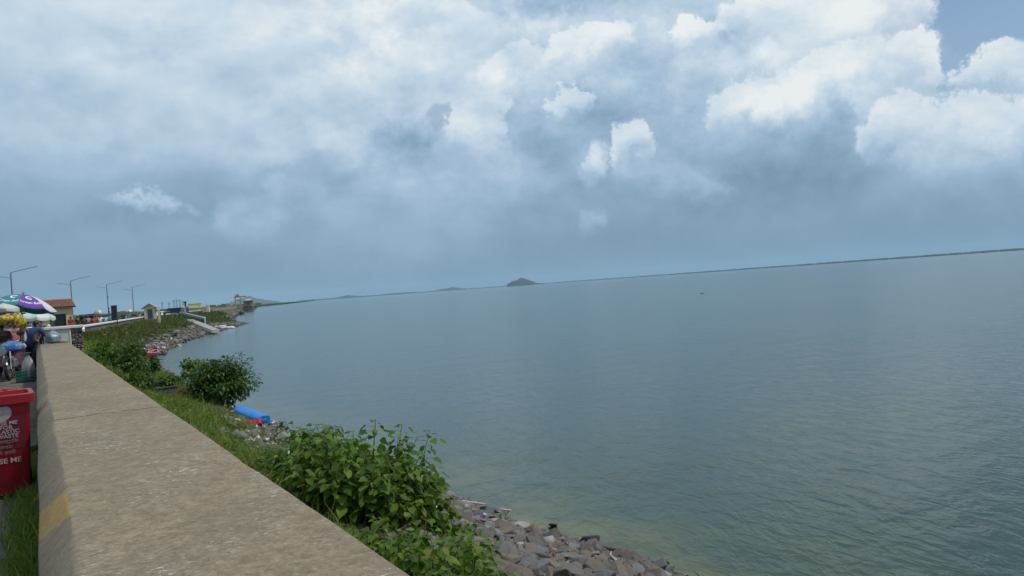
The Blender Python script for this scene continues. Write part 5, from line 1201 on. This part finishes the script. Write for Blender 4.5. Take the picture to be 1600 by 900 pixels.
for i, (q, x, y, z, s_) in enumerate(scored[:290]):
    o = link('rock', rock_me[i % 16]); o.location = (x, y, z+s_*.12); o.rotation_euler = (rr.uniform(-.35, .35), rr.uniform(-.35, .35)+.35, rr.uniform(0, 6.28)); o.scale = (s_*rr.uniform(.8, 1.2), s_*rr.uniform(.7, 1.05), s_*rr.uniform(.65, 1.0))
    kind_ = 'pale' if rr.random() < .05 and s_ < .15 else ('grey' if rr.random() < .36 else 'brown')
    if kind_ != 'brown': o.material_slots[0].link = 'OBJECT'; o.material_slots[0].material = ROCKG if kind_ == 'grey' else ROCKP
    f_ = (x-float(xc(y)))/float(xw(y)-xc(y)); u, v, d = proj((x, y, z)); px_w = s_*2.2/d*FPX
    size_ = 'large' if px_w > 46 else 'middling' if px_w > 32 else 'small'
    zone = 'half in the water' if f_ > .99 else 'just above the waterline' if f_ > .84 else 'midway up the stone bank' if f_ > .60 else 'by the weeds above'
    part = 'bottom of picture' if v > 850 else 'right of near shrubs' if u > 690 else 'behind near shrubs' if u > 540 else 'left of near shrubs'
    tag(o, f'{size_} {kind_} angular stone {zone}, {part}', 'rock', 'rock armour stones on the near bank')
def rocks_stuff(name, spots, seed):
    r = np.random.default_rng(seed)
    for var in range(3):
        S_ = spots[var::3]; me = rock_me[var*5]; tv = [tuple(v.co) for v in me.vertices]; tf = [tuple(p.vertices) for p in me.polygons]
        P_ = np.array([(x, y, 0) for x, y, _ in S_]); P_[:, 2] = gz(P_[:, 0], P_[:, 1]); sz = np.array([k for *_, k in S_]); P_[:, 2] += sz*.12
        a = r.random(len(S_))*6.28; f = np.column_stack([np.cos(a), np.sin(a), r.normal(0, .3, len(S_))]); nn = np.column_stack([r.normal(.25, .3, len(S_)), r.normal(0, .3, len(S_)), np.ones(len(S_))])
        o = mass(name, tv, tf, frames(P_, f, nn, np.column_stack([sz*r.uniform(.8, 1.2, len(S_)), sz, sz*r.uniform(.6, 1, len(S_))])), ROCKS); tag(o, kind='stuff')
rocks_stuff('rock_armour', [(x, y, s_) for q, x, y, z, s_ in scored[290:]]+rock_spots(46, 90, .34, .19, seed=2)+rock_spots(90, 260, .66, .34, seed=3)+rock_spots(260, 556, 2.6, 1.1, seed=6), 9)
gr_ = np.random.default_rng(8); gs = []
for x, y, s_ in near:
    for _ in range(3): gs.append((x+gr_.normal(0, .2), y+gr_.normal(0, .2), .05*math.exp(gr_.normal(0, .4))))
rocks_stuff('small_stones', gs, 12)

# boulder out in the shallows and a few wet stones
for px, py, sx, lab in ((921, 853, .30, 'dark wet boulder standing alone in the shallow water'), (938, 861, .12, 'small dark stone in the water beside the lone wet boulder'), (864, 824, .16, 'flat dark stone awash near the waterline left of the lone boulder'), (957, 853, .10, 'low dark stone awash right of the lone wet boulder')):
    q = atz(px, py, WATER); t = link('boulder', rock_me[3].copy()); t.data.materials[0] = STUMP; t.location = (q.x, q.y, WATER+sx*.25); t.scale = (sx, sx*.8, sx*(.9 if sx > .2 else .45)); t.rotation_euler = (.2, .4, 1.1)
    tag(t, lab, 'boulder')

# ------------------------------------------------------------------ grass and weeds
def blades(name, P_, h, w_, lean, m, seed, seg=2):
    """tapering bent blades: 5 vertices each"""
    r = np.random.default_rng(seed); n = len(P_); a = r.random(n)*6.28; hh = h*np.exp(r.normal(0, .35, n))
    d = np.column_stack([np.cos(a), np.sin(a), np.zeros(n)]); l = lean*hh*r.uniform(.3, 1.4, n); t = r.random(n)*6.28
    s_ = np.column_stack([np.cos(t), np.sin(t), np.zeros(n)])*(w_*r.uniform(.6, 1.4, n))[:, None]; up = np.array([0, 0, 1.0])
    mid = P_+up*(hh*.55)[:, None]+d*(l*.3)[:, None]; tip = P_+up*(hh)[:, None]*.95+d*l[:, None]
    V = np.stack([P_-s_, P_+s_, mid+s_*.8, mid-s_*.8, tip], 1).reshape(-1, 3)
    o = rawmesh(name, V, [(0, 1, 2, 3), (3, 2, 4)], n, 5, m); return tag(o, kind='stuff')
GRASS = leafmat('grass_blades', [(0, (.058, .115, .010, 1)), (.35, (.115, .200, .016, 1)), (.75, (.175, .260, .022, 1)), (.93, (.19, .21, .045, 1)), (1, (.26, .22, .10, 1))], .6, .30)
GRASSD = leafmat('grass_far', [(0, (.034, .070, .010, 1)), (.4, (.062, .112, .014, 1)), (.75, (.100, .145, .020, 1)), (.92, (.13, .12, .035, 1)), (1, (.19, .13, .06, 1))], .7, .2)
def patch(x, y, seed): return np.clip(.5+.9*vnoise(x*.9, y*.55, seed)+.45*vnoise(x*2.7, y*1.9, seed+3), 0, 1.6)
def on_bank(n, y0, y1, f0, f1, seed, near_pow=1.0):
    r = np.random.default_rng(seed); y = y0+(y1-y0)*r.random(n)**near_pow; a, b = xc(y), xw(y); g = grass_edge(y)*f1
    x = a+(b-a)*(f0+(g-f0)*r.random(n)); ok = r.random(n) < patch(x, y, seed % 5); x, y = x[ok], y[ok]
    return np.column_stack([x, y, gz(x, y)-.02])
blades('grass', on_bank(60000, 3.5, 34, .02, 1.12, 11), .17, .006, .8, GRASS, 1)
blades('grass', on_bank(22000, 30, 62, .02, 1.08, 12), .30, .013, .7, GRASS, 2)
blades('grass', on_bank(26000, 58, 150, .0, 1.05, 13), .42, .030, .7, GRASSD, 3)
blades('grass', on_bank(20000, 150, 350, .0, 1.05, 14), .65, .07, .7, GRASSD, 4)
r_ = np.random.default_rng(3); gy = 3.2+r_.random(9000)*8; gx = -.06-np.abs(r_.normal(0, .10, 9000)); blades('grass', np.column_stack([gx, gy, np.zeros(9000)]), .09, .004, .9, GRASS, 5)

def leaf_template(wd=.42, droop=.22, fold=.10):
    """heart-shaped blade: two halves folded on the midrib, tip hanging"""
    y_ = [0, .18, .42, .70, 1.0]; w_ = [.06, wd*.9, wd, wd*.62, 0]; V = []; F = []
    for i in range(5): zc = -droop*y_[i]**2; V.append((0, y_[i], zc))
    for sx in (-1, 1):
        for i in range(4): V.append((sx*w_[i], y_[i]-(.10 if i == 1 else 0)*1.0, -droop*y_[i]**2+fold*w_[i]/wd-(.05 if i == 2 else 0)))
    for s_, k in ((-1, 5), (1, 9)):
        for i in range(3):
            q = (i, i+1, k+i+1, k+i); F.append(q if s_ > 0 else tuple(reversed(q)))
        q = (3, 4, k+3); F.append(q if s_ > 0 else tuple(reversed(q)))
    return V, F
LV, LF = leaf_template(); LV2, LF2 = leaf_template(.34, .35, .16)
LEAFS = [(0, (.026, .078, .008, 1)), (.4, (.056, .138, .010, 1)), (.75, (.098, .200, .016, 1)), (.95, (.150, .250, .026, 1)), (1, (.22, .22, .04, 1))]
LEAFM, LEAFO = leafmat('shrub_leaf', LEAFS, .5, .36), leafmat('shrub_leaf_single', LEAFS, .5, .36, True)
DLEAFS = [(0, (.013, .036, .008, 1)), (.5, (.026, .064, .011, 1)), (.85, (.046, .098, .016, 1)), (1, (.080, .135, .026, 1))]
DLEAF = leafmat('tree_leaf', DLEAFS, .35, .22)
TLEAF = leafmat('round_tree_leaf', [(0, (.016, .048, .007, 1)), (.5, (.034, .085, .010, 1)), (.85, (.060, .130, .016, 1)), (1, (.10, .18, .026, 1))], .35, .26)
STEM = mat('green_stem', (.07, .085, .03), .7, .25, 9); BARK = mat('bark', (.085, .062, .042), .9, .3, 9, .4, 30)
leaf_me = []
for k, (V_, F_) in enumerate(((LV, LF), (LV2, LF2), leaf_template(.46, .12, .06))):
    me = bpy.data.meshes.new('leaf'); me.from_pydata(V_, [], F_); me.materials.append(LEAFO); me.polygons.foreach_set('use_smooth', [True]*len(F_)); leaf_me.append(me)
def shrub(label, c, foot, hts, nst, nleaf, lsize, seed, singles=0, group=None, leafm=None, name='shrub', spread=.35, low=.18):
    """leafy stems rising from a patch of ground; leaves spiral up every stem and hang"""
    r = np.random.default_rng(seed); t = thing(name, label, name.replace('_', ' '), c, 0, group); sb_ = MB(); LP, LFd, LN, LS = [], [], [], []
    for k in range(nst):
        a = r.random()*6.28; q = math.sqrt(r.random()); ox, oy = foot[0]*q*math.cos(a), foot[1]*q*math.sin(a)
        gx_, gy_ = c[0]+ox, c[1]+oy; z0 = float(gz(gx_, gy_))-c[2]-.04; H_ = (hts[0]+(hts[1]-hts[0])*r.random()**1.6)*(1-.40*q**2.5)*(1.28 if r.random() < .10 and singles > 150 else 1)
        ln = spread*H_; ta = a+r.normal(0, .7); dx_, dy_ = ln*math.cos(ta)*(.3+q)+r.normal(0, .08), ln*math.sin(ta)*(.3+q)+r.normal(0, .08)
        pts = [Vector((ox+dx_*u**1.5, oy+dy_*u**1.5, z0+H_*(u-.10*u*u)*1.08)) for u in np.linspace(0, 1, 6)]
        sb_.tube(pts, [.011*H_+.003, .010*H_+.002, .008*H_+.002, .006*H_+.002, .005, .003], 5)
        for j in range(nleaf):
            u = low+(1-low)*min(1, ((j+r.random()*.7)/nleaf)**.72); i = min(4, int(u*5)); p = pts[i].lerp(pts[i+1], u*5-i); an = j*2.4+r.normal(0, .35); L_ = lsize*(1-.35*max(0, u-.8)/.2)*math.exp(min(.3, r.normal(0, .24)))
            o_ = np.array([math.cos(an), math.sin(an), .15]); pet = L_*r.uniform(.5, 1.4); P_ = np.array(p)+o_*pet
            up_ = .05 if u > .95 else -.55+.35*r.normal(); LP.append(P_); LFd.append(np.array([math.cos(an), math.sin(an), up_])); LN.append(np.array([r.normal(0, .35), r.normal(0, .35), 1.0])); LS.append(L_)
            if j % 3 == 0: sb_.tube([p, Vector(P_)], .0022, 3, caps=False)
    tag(sb_.build('stems', STEM, t), kind='stuff')
    LP, LFd, LN, LS = map(np.array, (LP, LFd, LN, LS)); M = frames(LP, LFd, LN, LS); idx = np.arange(len(LP))
    if singles:                                            # the leaves that show largest are parts of their own
        W_ = LP+np.array(c); dep = np.linalg.norm(W_-np.array(EYE), axis=1)-.9*(LP[:, 2]); idx = np.argsort(dep/LS*.1)
        for n_, i in enumerate(idx[:singles]):
            o = link('leaf', leaf_me[n_ % 3], t); o.matrix_local = Matrix(M[i].tolist())
        idx = idx[singles:]
    tag(mass('foliage', LV, LF, M[idx], leafm or LEAFM, t, smooth=True), kind='stuff'); return t
def gp(px, py): q = atg(px, py); return (q.x, q.y, q.z)
# the big shrub leaning over the wall: four plants grown together
shrub('tall leafy shrub left in the near clump, its shoots highest against the water', gp(512, 770), (.46, .75), (.55, 1.12), 50, 34, .100, 1, 220, 'leafy shrubs crowding the near bank')
shrub('broad dense shrub in the middle of the near clump beside the wall', gp(560, 808), (.58, .85), (.60, 1.08), 60, 34, .100, 2, 260, 'leafy shrubs crowding the near bank')
shrub('leafy shrub at the right of the near clump, overhanging the rocks by the water', gp(618, 828), (.42, .5), (.60, 1.08), 50, 34, .098, 3, 220, 'leafy shrubs crowding the near bank')
shrub('low bushy shrub at the bottom of the picture where the wall meets the rocks', gp(655, 905), (.55, .65), (.22, .50), 70, 24, .075, 4, 160, 'leafy shrubs crowding the near bank')
shrub('low spreading weeds climbing the wall edge left of the near shrub clump', gp(452, 762), (.40, 1.1), (.18, .40), 46, 20, .080, 5, 120, 'leafy shrubs crowding the near bank')
shrub('small leafy sprig growing between the grey rocks right of the near clump', gp(712, 850), (.16, .16), (.35, .6), 7, 18, .08, 6, 60)
shrub('tuft of leafy weeds on the rocks below the near clump', gp(735, 882), (.2, .2), (.2, .4), 9, 14, .07, 7, 40)
shrub('low green weeds spilling over stones left of the near shrub clump', gp(470, 712), (.5, .8), (.16, .34), 34, 14, .075, 8, 0)

# round tree on the bank
def crown(name, label, c, rx, ry, rz, cz, n, lsize, seed, m, group=None, clumps=26, trunk=True):
    r = np.random.default_rng(seed); t = thing(name, label, 'tree' if 'tree' in name else 'bush', c, 0, group); tips = []
    for k in range(clumps):
        v = r.normal(0, 1, 3); v /= np.linalg.norm(v); v[2] = v[2]*.85+.12; q = r.uniform(.45, .92); tips.append(np.array([rx*v[0]*q, ry*v[1]*q, cz+rz*v[2]*q]))
    b = MB()
    if trunk:
        b.tube([(0, 0, -.15), (.04, .02, cz*.35), (.02, .05, cz*.7)], [.11*rx/1.3, .085*rx/1.3, .07*rx/1.3], 8); b.build('trunk', BARK, t, True)
        for tp in tips[:14]: b = MB(); b.tube([(.03, .03, cz*.5), Vector(tp)*.5+Vector((0, 0, cz*.32)), Vector(tp)], [.045*rx/1.3, .03*rx/1.3, .01], 5); b.build('limb', BARK, t, True)
    else:
        for tp in tips: b.tube([(tp[0]*.3, tp[1]*.3, -.1), (tp[0]*.7, tp[1]*.7, tp[2]*.5), tp], [.03, .02, .008], 4)
        tag(b.build('stems', STEM, t), kind='stuff')
    P_, F_, N_ = [], [], []
    for tp in tips:
        m_ = n//clumps; cr = .40*min(rx, rz*1.2)*r.uniform(.75, 1.25); v = r.normal(0, 1, (m_, 3)); v /= np.linalg.norm(v, axis=1, keepdims=True); q = r.random((m_, 1))**.45
        p = tp+v*q*cr*np.array([1, 1, .8]); P_.append(p); out = v*.7+(p-np.array([0, 0, cz]))/np.array([rx, ry, rz])*.6; F_.append(out+np.array([0, 0, -.45])+r.normal(0, .35, (m_, 3))); N_.append(out*.5+np.array([0, 0, 1.0])+r.normal(0, .3, (m_, 3)))
    P_, F_, N_ = map(np.concatenate, (P_, F_, N_)); tag(mass('crown', LV2, LF2, frames(P_, F_, N_, lsize*np.exp(r.normal(0, .25, len(P_)))), m, t, smooth=True), kind='stuff'); return t
q = atg(346, 640); crown('round_tree', 'round bushy tree with dense dark green leaves standing by the water', (q.x, q.y, q.z), 1.12, 1.1, .90, .98, 9000, .098, 21, TLEAF, clumps=52)
q = atg(300, 612); crown('tree_sapling', 'thin open sapling at the left side of the round bushy tree', (q.x, q.y, q.z), .62, .6, .5, 1.0, 500, .12, 22, LEAFM, clumps=12)
# dark bushes along the bank further up
for px, py, rx, rz, n, seed, lab in ((182, 583, 1.25, .62, 3000, 31, 'wide dark green bush on the bank beyond the wall edge'), (214, 586, .95, .50, 1800, 32, 'dark bush just left of the red boat'), (240, 609, .80, .34, 1300, 33, 'low dark bush in front of the red boat beside the concrete block'), (268, 602, .55, .32, 800, 34, 'small low bush right of the concrete block near the sapling'),
                                     (160, 553, 1.1, .48, 1500, 35, 'bush near the far end of the wall under the grassy slope'), (200, 565, 1.2, .50, 1800, 36, 'broad low bush halfway up the grassy bank'), (205, 607, .7, .30, 800, 38, 'small bush hard against the wall edge left of the concrete block')):
    q = atg(px, py); crown('bank_bush', lab, (q.x, q.y, q.z-.1), rx, rx*.95, rz, rz*.75, n, .10, seed, TLEAF if seed != 35 else LEAFM, 'dark bushes on the bank', 24, False)
r_ = np.random.default_rng(77)
for k, (px, py) in enumerate(((262, 524), (300, 503), (331, 499), (352, 500), (372, 493), (246, 516), (225, 527), (318, 493), (343, 491), (205, 540), (282, 512))):
    q = atg(px, py); s_ = (q-EYE).dot(FW)/1280*r_.uniform(9, 15)
    labs = ('scrub bush above the far rocks below the hut', 'scrub bush at the left of the bank steps', 'scrub bush right of the gauge gangway', 'scrub bush on the green bank midway between gangway and crane', 'scrub bush nearest the crane on the green bank', 'scrub bush at the foot of the hut plinth', 'scrub bush on the grassy bank left of the hut above the bay', 'scrub bush under the yellow building', 'scrub bush under the white pier', 'scrub bush on the upper edge of the bay rocks', 'scrub bush between hut and steps')
    crown('scrub_bush', labs[k], (q.x, q.y, q.z-.2), s_, s_*.9, s_*.36, s_*.22, 420, s_*.13, 90+k, GRASSD if k % 2 else DLEAF, 'scrub bushes on the far bank', 10, False)
# mixed low weeds with broader leaves through the grass
def weeds(n, y0, y1, size, seed, m):
    P_ = on_bank(n, y0, y1, .05, 1.0, seed); r = np.random.default_rng(seed); k = len(P_); a = r.random(k)*6.28
    P_[:, 2] += .03+.16*r.random(k)*size/.07; tag(mass('low_weeds', LV, LF, frames(P_, np.column_stack([np.cos(a), np.sin(a), r.normal(.1, .4, k)]), np.column_stack([r.normal(0, .4, k), r.normal(0, .4, k), np.ones(k)]), size*np.exp(r.normal(0, .35, k))), m, smooth=True), kind='stuff')
weeds(9000, 5, 32, .06, 41, LEAFM); weeds(3500, 30, 70, .10, 42, TLEAF); weeds(2200, 70, 200, .22, 43, GRASSD)

# ------------------------------------------------------------------ litter washed up on the bank
LIT = [mat('litter_white', (.62, .62, .60), .5, .1, 9), mat('litter_grey', (.40, .42, .42), .5, .15, 9), mat('litter_green', (.05, .30, .18), .5, .1, 9), mat('litter_tan', (.36, .26, .13), .7, .2, 9), mat('litter_blue', (.22, .40, .50), .4, .2, 9)]
def scrap(seed):
    r = random.Random(seed); b = MB(); n = 5; vs = [((i/(n-1)-.5)+r.uniform(-.07, .07), (j/(n-1)-.5)*.62+r.uniform(-.06, .06), .18*math.sin(i*1.9+seed)*math.cos(j*1.3)+r.uniform(0, .14)) for i in range(n) for j in range(n)]
    k = len(vs); vs += [(x*.96, y*.96, z-.03) for x, y, z in vs]; q = [(i*n+j, (i+1)*n+j, (i+1)*n+j+1, i*n+j+1) for i in range(n-1) for j in range(n-1)]
    rim = [i*n for i in range(n)]+[(n-1)*n+j for j in range(1, n)]+[i*n+n-1 for i in range(n-2, -1, -1)]+[j for j in range(n-2, 0, -1)]
    b.add(vs, q+[tuple(reversed([c+k for c in f])) for f in q]+[(rim[i], rim[(i+1) % len(rim)], rim[(i+1) % len(rim)]+k, rim[i]+k) for i in range(len(rim))]); o = b.build('litter_scrap', LIT[0]); me = o.data; bpy.data.objects.remove(o); return me
scr = [scrap(i) for i in range(5)]
def litter(px, py, s_, mi, label, group=None):
    q = atg(px, py); o = link('litter_scrap', scr[int(px) % 5]); o.location = (q.x, q.y, q.z+s_*.25+.04); o.scale = (s_, s_, s_); o.rotation_euler = (random.uniform(-.5, .5), random.uniform(-.5, .5), random.uniform(0, 6.28))
    o.material_slots[0].link = 'OBJECT'; o.material_slots[0].material = LIT[mi]
    if not label:
        w_ = ('white', 'grey', 'green', 'tan', 'blue')[mi]; big = ('tiny', 'small') if s_ < .2 else ('middling', 'large')
        sz_ = big[int(s_ > (.145 if s_ < .2 else .40))]
        if px > 300: label = f'{sz_} {w_} scrap of litter in the grass ' + ('beside the round tree' if py < 645 else 'above the blue float' if px < 385 else 'just below the blue float' if py < 685 else 'low on the bank near the shrub clump')
        else: label = f'{sz_} {w_} scrap on the bay stones ' + ('next to the red boat' if px < 240 else 'midway between red boat and steps' if px < 265 else 'below the hut nearest the steps')
    tag(o, label, 'litter', group)
litter(458, 686, .34, 2, 'scrap of green sheeting on the near rocks by the water'); litter(478, 681, .24, 3, 'tan scrap lying on the near rocks at the waterline'); litter(447, 722, .26, 0, 'white plastic bag on the stones left of the near shrubs'); litter(460, 724, .2, 1, 'grey plastic bag next to the white one left of the near shrubs')
litter(756, 816, .22, 4, 'pale blue bottle scrap among the brown rocks near the driftwood'); litter(684, 800, .20, 0, 'white paper scrap at the top of the near rocks beside the shrub'); litter(424, 668, .30, 0, 'white scrap at the right end of the blue float'); litter(424, 703, .24, 1, 'grey scrap on the rocks below the blue float'); litter(668, 826, .16, 0, 'white scrap caught in the shrub edge above the rocks')
r = random.Random(9)
for k in range(34): litter(*((lambda u: (335+u*90+r.uniform(-12, 22), 628+u*66+r.uniform(-8, 22)))(r.random())), r.uniform(.10, .19), r.choice((0, 0, 0, 1)), '', 'white litter in the grass below the wall')
for k in range(30): litter(*((lambda u: (216+u*66+r.uniform(-8, 12), 558-u*22+r.uniform(-8, 6)))(r.random())), r.uniform(.25, .55), r.choice((0, 0, 1, 1, 3)), '', 'pale litter on the stones of the bay')

# ------------------------------------------------------------------ haze
hz = bpy.data.materials.new('haze_air'); hz.use_nodes = True; t = NT(hz.node_tree)
pv_ = t.n('ShaderNodeVolumePrincipled'); pv_.inputs['Color'].default_value = (.54, .79, 1.0, 1); pv_.inputs['Density'].default_value = 7.0e-5; pv_.inputs['Anisotropy'].default_value = 0.0
t.t.links.new(pv_.outputs[0], t.n('ShaderNodeOutputMaterial').inputs['Volume'])
b = MB(); b.box((2500, 5200, 90-12), (26500, 16000, 180)); o = b.build('haze', hz); tag(o, kind='stuff')
